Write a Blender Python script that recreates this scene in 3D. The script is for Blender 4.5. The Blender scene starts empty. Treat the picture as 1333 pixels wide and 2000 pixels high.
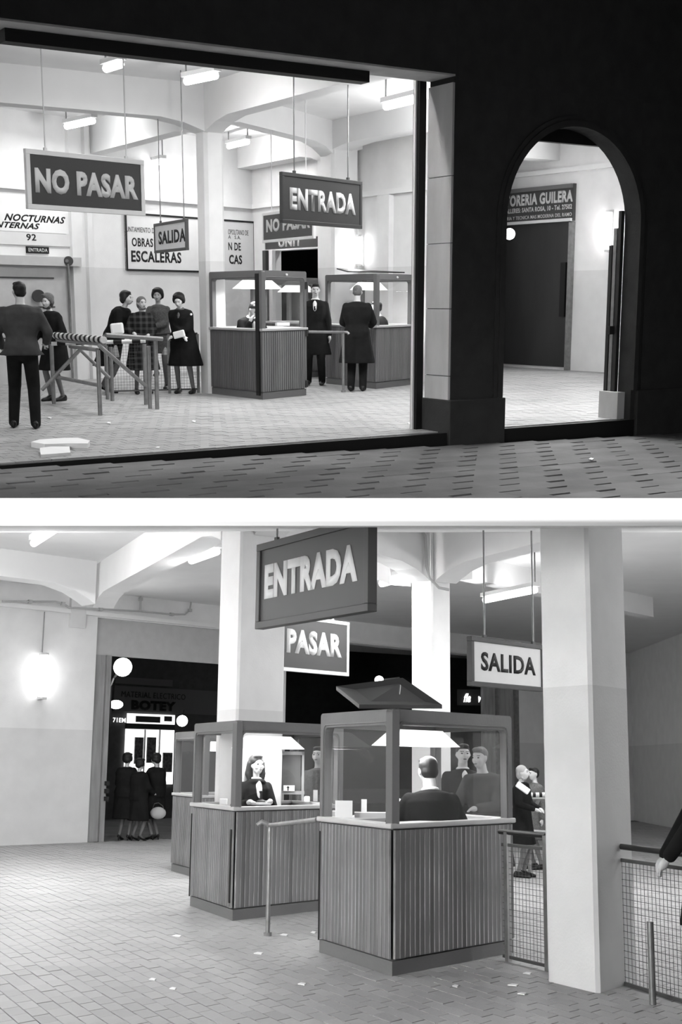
import bpy, bmesh, math, random
from mathutils import Vector as V, Matrix, noise
random.seed(7)
sc = bpy.context.scene
COL = sc.collection
# ---------------------------------------------------------------- camera, world, light, exposure
# Two places stand one above the other, with a floor slab between them: above, the lit station hall seen
# from the night street; below, the same hall seen from inside.  World: x right, y away, z up, camera at 0.
W_, H_, FOC = 1333.0, 2000.0, 2400.0
CX, CY = 666.5, 1050.0
cam_d = bpy.data.cameras.new('camera'); cam = bpy.data.objects.new('camera', cam_d); COL.objects.link(cam)
cam_d.sensor_fit = 'VERTICAL'; cam_d.sensor_height = 24.0; cam_d.lens = 24.0*FOC/H_
cam_d.shift_y = (CY - H_/2)/H_; cam_d.clip_end = 400; cam_d.clip_start = 0.05
cam.location = (0, 0, 0); cam.rotation_euler = (math.pi/2, 0, 0)
sc.camera = cam
w = bpy.data.worlds.new('night_sky'); sc.world = w; w.use_nodes = True
w.node_tree.nodes['Background'].inputs[0].default_value = (.9, .9, .9, 1)
w.node_tree.nodes['Background'].inputs[1].default_value = 0.018
sc.view_settings.view_transform = 'Standard'; sc.view_settings.look = 'None'
sc.view_settings.exposure = 0.0; sc.view_settings.gamma = 1.0; sc.view_settings.use_curve_mapping = False
sun_d = bpy.data.lights.new('added_edge_sun', 'SUN'); sun_d.energy = 112; sun_d.angle = math.radians(.3)
sun = bpy.data.objects.new('added_edge_sun', sun_d); COL.objects.link(sun)      # added only to whiten the slab: rakes along its front edge
sun.rotation_euler = V((-math.cos(math.radians(2)), -math.sin(math.radians(2)), 0)).to_track_quat('Z', 'Y').to_euler()

class Place:                       # a place = its own level ground, tilted as a whole against the camera
    def __init__(s, horizon, height, roll):
        s.hz, s.h, s.r = horizon, height, math.radians(roll)
        s.t = math.atan((CY - horizon)/FOC)
        s.fwd = V((0, math.cos(s.t), -math.sin(s.t))); s.up = V((0, math.sin(s.t), math.cos(s.t)))
        cr, sr = math.cos(s.r), math.sin(s.r)
        a = Matrix(((1,0,0,0), (0,s.fwd.y,s.fwd.z,0), (0,s.up.y,s.up.z,0), (0,0,0,1))) @ Matrix.Translation((0,0,-s.h))
        b = Matrix(((cr,0,sr,0), (0,1,0,0), (-sr,0,cr,0), (0,0,0,1)))
        s.M = b @ a; s.Mi = s.M.inverted(); s.roots = []
        s.cam = V((0, 0, s.h))
    def ray(s, u, v):
        return (s.Mi.to_3x3() @ V(((u-CX)/FOC, 1, (CY-v)/FOC)))
    def pix(s, p):
        q = s.M @ V(p); return (CX + FOC*q.x/q.y, CY - FOC*q.z/q.y)
P1 = Place(585, 1.45, 0.0)         # above
P2 = Place(1490, 1.48, 0.62)       # below
CUR = P1
def at(u, v, z=0.0):               # where the sight line through a pixel meets a level plane
    d = CUR.ray(u, v); k = (z - CUR.h)/d.z; return CUR.cam + d*k
def at_y(u, v, y):
    d = CUR.ray(u, v); return CUR.cam + d*(y/d.y)
def on_wall(u, v, p, e):           # ... meets an upright plane through p along e
    n = V((-e[1], e[0], 0)); d = CUR.ray(u, v); k = n.dot(V((p[0], p[1], 0)) - V((0,0,CUR.h)))/n.dot(d)
    return CUR.cam + d*k
def z_at(p, v):
    lo, hi = -2.0, 12.0
    for _ in range(40):
        m = (lo+hi)/2
        if CUR.pix((p[0], p[1], m))[1] > v: lo = m
        else: hi = m
    return lo
def vdir(u):                       # level direction that vanishes at column u
    return V(((u-CX)/FOC, 1, 0)).normalized()

# ---------------------------------------------------------------- materials
MATS = {}
def mat(name, g, rough=.6, metal=0.0, var=0.0, scale=6.0, bump=0.0, bscale=40.0, dado=None, stretch=(1,1,1), rnd=0.0, spec=.3, emit=0.0):
    if name in MATS: return MATS[name]
    m = bpy.data.materials.new(name); m.use_nodes = True; nt = m.node_tree; N = nt.nodes; L = nt.links
    b = N['Principled BSDF']; b.inputs['Roughness'].default_value = rough; b.inputs['Metallic'].default_value = metal
    b.inputs['Specular IOR Level'].default_value = spec
    b.inputs['Base Color'].default_value = (g, g, g, 1)
    if emit:
        b.inputs['Emission Color'].default_value = (1,1,1,1); b.inputs['Emission Strength'].default_value = emit
    tc = N.new('ShaderNodeTexCoord'); mp = N.new('ShaderNodeMapping'); mp.inputs['Scale'].default_value = stretch
    L.new(tc.outputs['Object'], mp.inputs[0])
    col = None
    if dado:
        sp = N.new('ShaderNodeSeparateXYZ'); L.new(tc.outputs['Object'], sp.inputs[0])
        gt = N.new('ShaderNodeMath'); gt.operation = 'GREATER_THAN'; gt.inputs[1].default_value = dado[0]
        L.new(sp.outputs[2], gt.inputs[0])
        mr = N.new('ShaderNodeMapRange'); L.new(gt.outputs[0], mr.inputs[0]); mr.inputs[3].default_value = dado[1]; mr.inputs[4].default_value = g
        col = mr.outputs[0]
    if var:
        nz = N.new('ShaderNodeTexNoise'); nz.inputs['Scale'].default_value = scale; nz.inputs['Detail'].default_value = 6
        L.new(mp.outputs[0], nz.inputs['Vector'])
        mr = N.new('ShaderNodeMapRange'); L.new(nz.outputs[0], mr.inputs[0]); mr.inputs[1].default_value = .25; mr.inputs[2].default_value = .75
        mr.inputs[3].default_value = 1-var; mr.inputs[4].default_value = 1+var
        mu = N.new('ShaderNodeMath'); mu.operation = 'MULTIPLY'; L.new(mr.outputs[0], mu.inputs[0])
        if col: L.new(col, mu.inputs[1])
        else: mu.inputs[1].default_value = g
        col = mu.outputs[0]
    if rnd:
        oi = N.new('ShaderNodeObjectInfo'); mr = N.new('ShaderNodeMapRange'); L.new(oi.outputs['Random'], mr.inputs[0])
        mr.inputs[3].default_value = 1-rnd; mr.inputs[4].default_value = 1+rnd
        mu = N.new('ShaderNodeMath'); mu.operation = 'MULTIPLY'; L.new(mr.outputs[0], mu.inputs[0])
        if col: L.new(col, mu.inputs[1])
        else: mu.inputs[1].default_value = g
        col = mu.outputs[0]
    if col:
        cb = N.new('ShaderNodeCombineColor'); [L.new(col, cb.inputs[i]) for i in range(3)]
        L.new(cb.outputs[0], b.inputs['Base Color'])
    if bump:
        nz = N.new('ShaderNodeTexNoise'); nz.inputs['Scale'].default_value = bscale; L.new(mp.outputs[0], nz.inputs['Vector'])
        bp = N.new('ShaderNodeBump'); bp.inputs['Strength'].default_value = bump; bp.inputs['Distance'].default_value = .01
        L.new(nz.outputs[0], bp.inputs['Height']); L.new(bp.outputs[0], b.inputs['Normal'])
    MATS[name] = m; return m
def check_mat(name, g0, g1, scale):        # plaid cloth
    m = bpy.data.materials.new(name); m.use_nodes = True; N = m.node_tree.nodes; L = m.node_tree.links
    tc = N.new('ShaderNodeTexCoord'); cb = N.new('ShaderNodeCombineColor')
    sp = N.new('ShaderNodeSeparateXYZ'); L.new(tc.outputs['Object'], sp.inputs[0]); outs = []
    for ax in (0, 2):
        a = N.new('ShaderNodeMath'); a.operation = 'MULTIPLY'; a.inputs[1].default_value = scale; L.new(sp.outputs[ax], a.inputs[0])
        f = N.new('ShaderNodeMath'); f.operation = 'SINE'; L.new(a.outputs[0], f.inputs[0])
        g = N.new('ShaderNodeMath'); g.operation = 'GREATER_THAN'; g.inputs[1].default_value = .25; L.new(f.outputs[0], g.inputs[0]); outs.append(g)
    ad = N.new('ShaderNodeMath'); ad.operation = 'ADD'; L.new(outs[0].outputs[0], ad.inputs[0]); L.new(outs[1].outputs[0], ad.inputs[1])
    mr = N.new('ShaderNodeMapRange'); mr.inputs[2].default_value = 2; mr.inputs[3].default_value = g0; mr.inputs[4].default_value = g1
    L.new(ad.outputs[0], mr.inputs[0]); [L.new(mr.outputs[0], cb.inputs[i]) for i in range(3)]
    b = N['Principled BSDF']; L.new(cb.outputs[0], b.inputs['Base Color']); b.inputs['Roughness'].default_value = .9; b.inputs['Specular IOR Level'].default_value = .1
    MATS[name] = m; return m
def glass_mat():
    m = bpy.data.materials.new('window_glass'); m.use_nodes = True; N = m.node_tree.nodes; L = m.node_tree.links; N.clear()
    o = N.new('ShaderNodeOutputMaterial'); mx = N.new('ShaderNodeMixShader'); t = N.new('ShaderNodeBsdfTransparent'); g = N.new('ShaderNodeBsdfGlossy')
    f = N.new('ShaderNodeFresnel'); ge = N.new('ShaderNodeNewGeometry'); io = N.new('ShaderNodeMapRange'); io.inputs[3].default_value = 1.45; io.inputs[4].default_value = 1/1.45
    L.new(ge.outputs['Backfacing'], io.inputs[0]); L.new(io.outputs[0], f.inputs[0]); g.inputs['Roughness'].default_value = .02
    t.inputs[0].default_value = (.93,.93,.93,1)
    L.new(f.outputs[0], mx.inputs[0]); L.new(t.outputs[0], mx.inputs[1]); L.new(g.outputs[0], mx.inputs[2]); L.new(mx.outputs[0], o.inputs[0])
    MATS['window_glass'] = m; return m
def lamp_mat(name, e):
    m = bpy.data.materials.new(name); m.use_nodes = True; N = m.node_tree.nodes; L = m.node_tree.links; N.clear()
    o = N.new('ShaderNodeOutputMaterial'); s = N.new('ShaderNodeEmission'); s.inputs[1].default_value = e; L.new(s.outputs[0], o.inputs[0])
    MATS[name] = m; return m
GLASS = glass_mat(); GLOW = lamp_mat('tube_light', 9.0)
PLASTER = mat('painted_plaster', .80, .75, var=.05, scale=3, bump=.15, bscale=60, dado=(2.03, .69))
WHITE = mat('white_ceiling_paint', .82, .8, var=.03, scale=2)
SLABW = mat('white_plaster_edge', .92, .8)
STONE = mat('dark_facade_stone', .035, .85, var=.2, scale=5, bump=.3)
REVEAL = mat('jamb_render', .50, .85, var=.15, scale=4, bump=.2, stretch=(1,1,.3))
PAVE = mat('street_paving', .15, .8, var=.25, scale=2.0, bump=.3, bscale=30, rnd=.12)
JOINT = mat('paving_joint', .08, .9)
TILE = mat('floor_tile', .34, .55, var=.14, scale=1.5, bump=.2, bscale=50, rnd=.08)
GROUT = mat('floor_grout', .20, .9, var=.2)
BOOTHP = mat('booth_grey_paint', .125, .45, var=.06, scale=3, bump=.1)
SLAT = mat('booth_slat_wood', .13, .5, var=.22, scale=9, stretch=(1,1,.05), rnd=.25, bump=.1)
RIM = mat('pale_counter_edge', .42, .35, var=.05)
INNER = mat('booth_inner_wood', .32, .6, var=.15, scale=8, stretch=(1,1,.1))
DARKM = mat('dark_iron', .03, .5, metal=.3)
PIPE = mat('galvanised_pipe', .26, .4, metal=.6, var=.2, scale=12)
WIRE = mat('grey_wire', .09, .5, metal=.3)
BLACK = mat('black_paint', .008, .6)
WHITEP = mat('white_sign_paint', .72, .5, var=.03)
SIGNG = mat('dark_grey_sign_paint', .055, .5, var=.06, scale=3)
LETW = mat('pale_lettering', .62, .6)
LETB = mat('black_lettering', .012, .7)
PAPER = mat('white_paper', .85, .8)
SKIN = mat('skin', .55, .55); STOCK = mat('stockinged_skin', .14, .6)
HAIRD = mat('dark_hair', .012, .5, var=.3, scale=60); HAIRG = mat('grey_hair', .12, .6, var=.3, scale=60)
COATB = mat('black_wool', .012, .95, var=.25, scale=8, bump=.4, bscale=14, spec=.1)
COATG = mat('grey_wool', .07, .95, var=.25, scale=8, bump=.4, bscale=14, spec=.1)
COATM = mat('mid_grey_tweed', .12, .95, var=.35, scale=60, bump=.4, bscale=14, spec=.1)
JACK = mat('dark_work_jacket', .05, .8, var=.3, scale=6, bump=.6, bscale=10, spec=.15)
SHIRT = mat('white_shirt', .75, .8); SHOE = mat('black_leather', .01, .35)
PLAID = check_mat('plaid_wool', .012, .06, 70.0)
SHUT = mat('pale_shutter_paint', .50, .6, var=.06)

# ---------------------------------------------------------------- mesh builder
class MB:
    def __init__(s): s.v = []; s.f = []
    def add(s, vs, fs):
        o = len(s.v); s.v += [V(p) for p in vs]; s.f += [tuple(i+o for i in f) for f in fs]; return s
    def prism(s, poly, z0, z1):              # poly: [(x,y)..] level outline; z0/z1 numbers or lists
        n = len(poly); a = z0 if isinstance(z0, (list, tuple)) else [z0]*n; b = z1 if isinstance(z1, (list, tuple)) else [z1]*n
        area = sum(poly[i][0]*poly[(i+1) % n][1]-poly[(i+1) % n][0]*poly[i][1] for i in range(n))
        vs = [(p[0], p[1], a[i]) for i, p in enumerate(poly)] + [(p[0], p[1], b[i]) for i, p in enumerate(poly)]
        fs = [tuple(range(n-1, -1, -1)), tuple(range(n, 2*n))] + [(i, (i+1) % n, (i+1) % n+n, i+n) for i in range(n)]
        if area < 0: fs = [f[::-1] for f in fs]
        return s.add(vs, fs)
    def box(s, c, ax, ay, az):               # centre and three half-axis vectors
        c = V(c); ax, ay, az = V(ax), V(ay), V(az); vs = []
        for i in (-1, 1):
            for j in (-1, 1):
                for k in (-1, 1): vs.append(c+ax*i+ay*j+az*k)
        fs = [(0,1,3,2), (4,6,7,5), (0,4,5,1), (2,3,7,6), (0,2,6,4), (1,5,7,3)]
        if ax.cross(ay).dot(az) < 0: fs = [f[::-1] for f in fs]
        return s.add(vs, fs)
    def tube(s, pts, r, n=8, cap=True):
        pts = [V(p) for p in pts]; rs = r if isinstance(r, (list, tuple)) else [r]*len(pts); vs = []; fs = []
        d0 = (pts[1]-pts[0]).normalized(); a = d0.orthogonal().normalized()
        for i, p in enumerate(pts):
            d = (pts[min(i+1, len(pts)-1)]-pts[max(i-1, 0)]).normalized()
            a = (a - d*a.dot(d)).normalized(); b = d.cross(a)
            for k in range(n):
                t = 2*math.pi*k/n; vs.append(p + (a*math.cos(t)+b*math.sin(t))*rs[i])
        for i in range(len(pts)-1):
            for k in range(n): fs.append((i*n+k, i*n+(k+1) % n, (i+1)*n+(k+1) % n, (i+1)*n+k))
        if cap: fs += [tuple(range(n-1, -1, -1)), tuple((len(pts)-1)*n+k for k in range(n))]
        return s.add(vs, fs)
    def loft(s, rings):                      # rings of equal count, closed
        n = len(rings[0]); vs = [p for r in rings for p in r]; fs = []
        for i in range(len(rings)-1):
            for k in range(n): fs.append((i*n+k, i*n+(k+1) % n, (i+1)*n+(k+1) % n, (i+1)*n+k))
        fs += [tuple(range(n-1, -1, -1)), tuple((len(rings)-1)*n+k for k in range(n))]
        return s.add(vs, fs)
    def ball(s, c, r, rot=None, nu=14, nv=9):
        c = V(c); r = (r, r, r) if isinstance(r, (int, float)) else r; vs = []; fs = []
        for j in range(1, nv):
            th = math.pi*j/nv
            for i in range(nu):
                ph = 2*math.pi*i/nu; p = V((r[0]*math.sin(th)*math.cos(ph), r[1]*math.sin(th)*math.sin(ph), r[2]*math.cos(th)))
                vs.append(c + (rot @ p if rot else p))
        t = V((0,0,r[2])); t = rot @ t if rot else t; vs += [c+t, c-t]; T = len(vs)-2; B = T+1
        for j in range(nv-2):
            for i in range(nu): fs.append((j*nu+i, (j+1)*nu+i, (j+1)*nu+(i+1) % nu, j*nu+(i+1) % nu))
        for i in range(nu):
            fs.append((T, i, (i+1) % nu)); q = (nv-2)*nu; fs.append((B, q+(i+1) % nu, q+i))
        return s.add(vs, fs)
    def cap(s, p, q, r1, r2=None, n=12):     # tapered limb with round ends
        r2 = r1 if r2 is None else r2; p, q = V(p), V(q); s.tube([p, q], [r1, r2], n); s.ball(p, r1*.999, nu=n, nv=8); s.ball(q, r2*.999, nu=n, nv=8); return s

def chain(o):
    M = o.matrix_basis.copy(); p = o.parent
    while p: M = p.matrix_basis @ M; p = p.parent
    return M
def cut(bm, place):                          # building parts end at the slab between the two places
    n = (0, 0, 1); Mi = place.Mi
    lvl = .16 if place is P1 else .11
    co = Mi @ V((0, 9, lvl)); no = (Mi.to_3x3() @ V((0, 0, 1))).normalized()
    bmesh.ops.bisect_plane(bm, geom=bm.verts[:]+bm.edges[:]+bm.faces[:], plane_co=co, plane_no=no, clear_inner=place is P1, clear_outer=place is P2)
    es = [e for e in bm.edges if e.is_boundary]
    if es: bmesh.ops.holes_fill(bm, edges=es)
def obj(name, mb, m, parent=None, clip=False, smooth=False, origin=None, bevel=0, local=False):
    bm = bmesh.new(); vs = [bm.verts.new(p) for p in mb.v]
    for f in mb.f:
        try: bm.faces.new([vs[i] for i in f])
        except ValueError: pass
    if clip: cut(bm, CUR)
    if not bm.verts: bm.free(); return None
    if local: M = Matrix()
    elif parent: M = chain(parent)
    else:
        lo = V([min(v.co[i] for v in bm.verts) for i in range(3)]); hi = V([max(v.co[i] for v in bm.verts) for i in range(3)])
        M = Matrix.Translation(origin if origin is not None else ((lo.x+hi.x)/2, (lo.y+hi.y)/2, lo.z))
    Mi = M.inverted()
    if not local:
        for v in bm.verts: v.co = Mi @ v.co
    me = bpy.data.meshes.new(name); bm.to_mesh(me); bm.free()
    if smooth:
        me.polygons.foreach_set('use_smooth', [True]*len(me.polygons))
        try: me.set_sharp_from_angle(angle=math.radians(45))
        except Exception: pass
    me.materials.append(m); o = bpy.data.objects.new(name, me); COL.objects.link(o)
    if parent: o.parent = parent
    else: o.matrix_basis = M; CUR.roots.append(o)
    if bevel:
        b = o.modifiers.new('bevel', 'BEVEL'); b.width = bevel; b.segments = 2; b.limit_method = 'ANGLE'
    return o
def tag(o, label, cat, group=None):
    o['label'] = label; o['category'] = cat
    if group: o['group'] = group
    return o
def structure(name, mb, m, **k):
    o = obj(name, mb, m, **k)
    if o and not o.parent: o['kind'] = 'structure'
    return o
def thing(name, label, cat, loc, rz=0.0, group=None):
    o = bpy.data.objects.new(name, None); COL.objects.link(o); o.empty_display_size = .1
    o.matrix_basis = Matrix.Translation(loc) @ Matrix.Rotation(rz, 4, 'Z'); CUR.roots.append(o); tag(o, label, cat, group); return o
def lamp(kind, name, energy, loc, direction, parent=None, size=(.1, 1), spread=None, xdir=None):
    d = bpy.data.lights.new(name, kind); d.energy = energy; o = bpy.data.objects.new(name, d); COL.objects.link(o)
    if kind == 'AREA':
        d.shape = 'RECTANGLE'; d.size, d.size_y = size
        if spread: d.spread = math.radians(spread)
    else: d.shadow_soft_size = size[0]
    z = -V(direction).normalized(); x = V(xdir).normalized() if xdir is not None else z.orthogonal().normalized()
    y = z.cross(x).normalized(); x = y.cross(z)
    M = Matrix.Translation(loc) @ Matrix((x, y, z)).transposed().to_4x4()
    if parent: o.parent = parent; o.matrix_basis = chain(parent).inverted() @ M
    else: o.matrix_basis = M; CUR.roots.append(o)
    return o
FONTS = {}
def words_mesh(text, c, r, up, wd, ht, m, parent, name='lettering', bold=.018, slant=0.0, depth=.004, fit=True):
    """lettering laid on a surface: c = centre, r = reading direction, up, box wd x ht"""
    cu = bpy.data.curves.new('t', 'FONT'); cu.body = text; cu.align_x = 'CENTER'; cu.offset = bold; cu.extrude = 0; cu.resolution_u = 3; cu.shear = slant; cu.space_character = 1.08
    t = bpy.data.objects.new('t', cu); COL.objects.link(t); bpy.context.view_layer.update()
    me = bpy.data.meshes.new_from_object(t.evaluated_get(bpy.context.evaluated_depsgraph_get()))
    bpy.data.objects.remove(t)
    xs = [v.co.x for v in me.vertices]; ys = [v.co.y for v in me.vertices]
    x0, x1, y0, y1 = min(xs), max(xs), min(ys), max(ys)
    r = V(r).normalized(); up = V(up).normalized(); n = r.cross(up)
    Mi = chain(parent).inverted()
    for v in me.vertices:
        p = V(c) + r*((v.co.x-(x0+x1)/2)/(x1-x0)*wd) + up*((v.co.y-(y0+y1)/2)/(y1-y0)*ht) + n*depth
        v.co = Mi @ p
    me.materials.clear(); me.materials.append(m)
    o = bpy.data.objects.new(name, me); COL.objects.link(o); o.parent = parent
    sl = o.modifiers.new('thickness', 'SOLIDIFY'); sl.thickness = .003
    return o
UP = V((0,0,1))
def fan_at(c, r, n):
    return [(c[0]+r*math.cos(2*math.pi*k/n), c[1]+r*math.sin(2*math.pi*k/n)) for k in range(n)]
# ================================================================ the slab between the two places
CUR = P1
def world_obj(name, mb, m):
    o = obj(name, mb, m); CUR.roots.remove(o); o['kind'] = 'structure'; return o
z0w, z1w = (CY-1027)/FOC*7.4, (CY-973)/FOC*7.4
world_obj('trim_1', MB().prism([(-9, 7.4), (9, 7.4), (9, 17), (-9, 17)], z0w, z1w), SLABW)   # slab with a white plastered edge
world_obj('wall_sun_block', MB().prism([(-9.3, 7.41), (-9.0, 7.41), (-9.0, 44), (-9.3, 44)], -9, 16), STONE)  # unseen wall, added to keep the raking sun off both places
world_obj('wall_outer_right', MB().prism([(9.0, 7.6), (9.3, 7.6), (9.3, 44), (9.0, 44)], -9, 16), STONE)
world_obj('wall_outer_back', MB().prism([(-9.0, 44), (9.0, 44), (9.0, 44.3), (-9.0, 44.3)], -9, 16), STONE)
# ================================================================ UPPER PLACE: the hall seen from the street
A0 = at(53, 905, 0); B0 = at(1235, 819, 0)
E = (B0-A0).normalized(); A = V((-E.y, E.x, 0))
def fp(s, t=0, z=0): p = A0+E*s+A*t; return V((p.x, p.y, z))
def s_at(u):                                 # position along the facade seen at column u
    d = CUR.ray(u, 700); k = V((d.x, d.y, 0)); n = V((-k.y, k.x, 0)); return -(n.dot(A0))/n.dot(E)
def fbox(s0, s1, t0, t1, za, zb): return MB().prism([fp(s0,t0)[:2], fp(s1,t0)[:2], fp(s1,t1)[:2], fp(s0,t1)[:2]], za, zb)
sP0, sP1, sQ = s_at(882), s_at(980), s_at(1236)
T = .45; ZL = 3.78; ZC = 4.62; ZB = 4.10
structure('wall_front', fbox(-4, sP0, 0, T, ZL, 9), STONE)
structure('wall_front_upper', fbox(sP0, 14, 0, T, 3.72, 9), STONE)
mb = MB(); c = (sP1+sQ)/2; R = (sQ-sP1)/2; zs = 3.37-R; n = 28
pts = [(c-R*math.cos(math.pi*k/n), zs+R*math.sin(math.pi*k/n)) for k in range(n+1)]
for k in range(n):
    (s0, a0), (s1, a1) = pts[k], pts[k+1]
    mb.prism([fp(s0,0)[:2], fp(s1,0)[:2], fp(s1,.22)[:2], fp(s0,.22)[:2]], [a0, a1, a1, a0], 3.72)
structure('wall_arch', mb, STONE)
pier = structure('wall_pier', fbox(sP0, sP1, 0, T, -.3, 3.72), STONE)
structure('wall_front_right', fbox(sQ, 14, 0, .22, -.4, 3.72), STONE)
# lit jamb lining of the big opening, in stone courses
jb = thing('jamb_lining', 'pale rendered jamb lining inside the big opening beside the dark pier', 'jamb', fp(sP0, .2, 0))
zz = [-.1, .62, 1.35, 2.05, 2.75, 3.70]
for i in range(5): obj('stone_course', fbox(sP0-.03, sP0-.001, .012, T-.01, zz[i]+.004, zz[i+1]-.004), REVEAL, jb)
sf = thing('lintel_soffit', 'grey rendered soffit board under the lintel of the big opening', 'lintel', fp(0, .2, ZL-.03))
obj('soffit_board', fbox(-4, sP0, .01, T, ZL-.02, ZL-.001), REVEAL, sf)
# plinths and arch mouldings
for (a, b, nm, lb) in ((sP0-.05, sP1+.03, 'pier_plinth', 'dark stone plinth at the foot of the pier between opening and arch'), (sQ+.06, sQ+2.5, 'wall_plinth', 'dark stone plinth right of the arch')):
    tag(obj(nm, fbox(a, b, -.06, T+.03 if nm[0] == 'p' else .0, -.45, .36), STONE, bevel=.012), lb, 'plinth')
mo = thing('arch_moulding', 'dark rounded moulding that frames the archway', 'moulding', fp(c, 0, 0))
for (r0, r1, t0, t1) in ((R, R+.07, -.04, 0), (R+.07, R+.12, -.02, 0)):
    m2 = MB()
    pr = [(c-r*math.cos(math.pi*k/n), zs+r*math.sin(math.pi*k/n)) for r in (r0, r1) for k in range(n+1)]
    vs = [fp(s, t, z) for t in (t0, t1) for s, z in pr]; h = len(pr); q = n+1; fs = []
    for k in range(n): fs += [(k, k+1, q+k+1, q+k), (k, h+k, h+k+1, k+1), (q+k, q+k+1, h+q+k+1, h+q+k)]
    m2.add(vs, fs); obj('arch_ring', m2, STONE, mo)
    for sg in (-1, 1): obj('arch_leg', fbox(c+sg*r0, c+sg*r1, t0, t1, .36, zs), STONE, mo)
# right jamb of the arch: dark frame of a folded gate
gt = thing('folded_arch_gate', 'narrow dark folded gate leaf against the right jamb of the archway', 'gate', fp(sQ-.05, .3, 0))
for k, (ds, t) in enumerate(((.0, .23), (.0, .30), (.0, .37))): obj('gate_stile', fbox(sQ-ds-.05, sQ-ds, t, t+.05, .02, 2.5-.2*k), DARKM if k != 1 else PIPE, gt)
obj('gate_latch', fbox(sQ-.16, sQ-.08, .24, .30, 1.03, 1.13), DARKM, gt)
obj('gate_plinth', fbox(sQ-.12, sQ, .1, .42, .0, .33), REVEAL, gt)
tag(obj('arch_board', fbox(sP1+.0, sQ+.05, .23, .30, 3.22, 3.72), BLACK), 'black horizontal board closing the head of the archway', 'board')
# shutter rail and guide post
tag(obj('shutter_housing', fbox(s_at(60), s_at(748), T-.18, T-.02, ZL-.13, ZL-.02), BLACK), 'long black shutter housing hung under the lintel of the big opening', 'shutter')
g1 = fp(sP0-.06, .42)
tag(obj('shutter_guide', fbox(sP0-.13, sP0-.04, T+.01, T+.13, .0, ZL), BLACK), 'tall black shutter guide post at the right edge of the big opening', 'post')
tag(obj('guide_strip', fbox(sP0-.155, sP0-.135, T+.05, T+.09, .0, ZL), WHITEP), 'thin white strip standing left of the black guide post', 'strip')
# ---- floors
fl = structure('floor_upper', MB().prism([fp(-4,0)[:2], fp(14,0)[:2], fp(14,26)[:2], fp(-9,26)[:2]], -.30, -.012), GROUT, clip=True)
tag(obj('hall_step', fbox(-4, sP0-.06, -.02, .05, -.5, 0.0), BLACK, clip=True), 'long black step edge between the street and the lit hall', 'step')
tag(obj('arch_step', fbox(sP1+.03, sQ+.06, -.02, .05, -.5, 0.0), BLACK), 'short black step edge under the archway', 'step')
def street_z(s): return -.03-.022*max(s, -2)
sp_ = MB(); sp_.prism([fp(-4,-.0)[:2], fp(-4,-8)[:2], fp(14,-8)[:2], fp(14,-.0)[:2]], -.9, [street_z(-2)-.012, street_z(-2)-.012, street_z(14)-.012, street_z(14)-.012])
street = structure('floor_street', sp_, JOINT, clip=True)
k_s, cnt, rest_p = .52, 0, MB()
for i in range(-14, 30):
    for j in range(1, 18):
        s0, t0 = i*k_s+(.26 if j % 2 else 0), -.04-j*.31
        cc = fp(s0+k_s/2, t0+.12, street_z(s0)); wv = P1.M @ cc; u, v = P1.pix(cc)
        if wv.z < .19 or not (-400 < u < 1950) or v > 1030: continue
        z = street_z(s0+k_s/2)+random.uniform(-.003, .003)
        far_ = cnt >= 300 or not (-20 < u < W_+20)
        (rest_p.prism if far_ else (lambda *a: obj('paving_stone', MB().prism(*a), PAVE, street)))([fp(s0+.009,t0)[:2], fp(s0+k_s-.009,t0)[:2], fp(s0+k_s-.009,t0+.288)[:2], fp(s0+.009,t0+.288)[:2]], z-.03, z)
        cnt += 0 if far_ else 1
o = obj('paving_beyond', rest_p, PAVE, street)
if o: o['kind'] = 'stuff'
def tiles(floor, ea, eb, la, lb, umin, umax, ymin, ymax, vmax, zz=0.0):
    """small floor tiles: the 300 nearest each an object, the rest one joined part"""
    cells = []
    na, nb = int(30/la), int(30/lb)
    o0 = V((0, 12, 0))
    for i in range(-na, na):
        for j in range(-nb, nb):
            p = o0 + ea*(i*la) + eb*(j*lb + (la*.5 if False else 0)) + ea*(la/2 if j % 2 else 0)
            if not (ymin < p.y < ymax): continue
            u, v = CUR.pix(p)
            if u < umin or u > umax or v > vmax: continue
            yield p
def tile_floor(floor, ea, eb, la, lb, ok, thick=.012, gap=.006, mat_=None):
    ps = [p for p in tiles(floor, ea, eb, la, lb, -450, 1950, 6, 34, 2250) if ok(p)]
    ps.sort(key=lambda p: (not (0 < CUR.pix(p)[0] < W_ and CUR.pix(p)[1] < H_), p.y))
    me = None; rest = MB()
    q = [(gap/2, gap/2), (la-gap/2, gap/2), (la-gap/2, lb-gap/2), (gap/2, lb-gap/2)]
    for k, p in enumerate(ps):
        z = random.uniform(-.002, .0015)
        if k < 300:
            if me is None:
                m1 = MB(); m1.prism([(ea*a+eb*b)[:2] for a, b in q], -thick, 0)
                o = obj('floor_tile', m1, mat_, floor, local=True); me = o.data
            else: o = bpy.data.objects.new('floor_tile', me); COL.objects.link(o); o.parent = floor
            o.matrix_basis = chain(floor).inverted() @ Matrix.Translation((p.x, p.y, z))
        else:
            vs = [p+ea*a+eb*b+V((0,0,z)) for a, b in q]; lo = [x-V((0,0,thick)) for x in vs]
            rest.add(vs+lo, [(0,1,2,3), (0,4,5,1), (1,5,6,2), (2,6,7,3), (3,7,4,0)])
    o = obj('floor_tiles_beyond', rest, mat_, floor); o['kind'] = 'stuff'
def ok1(p):
    d = p-A0; return A.dot(d) > .06 and CUR.pix(p)[1] > 690
tile_floor(fl, E, A, .17, .17, ok1, mat_=TILE)
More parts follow.
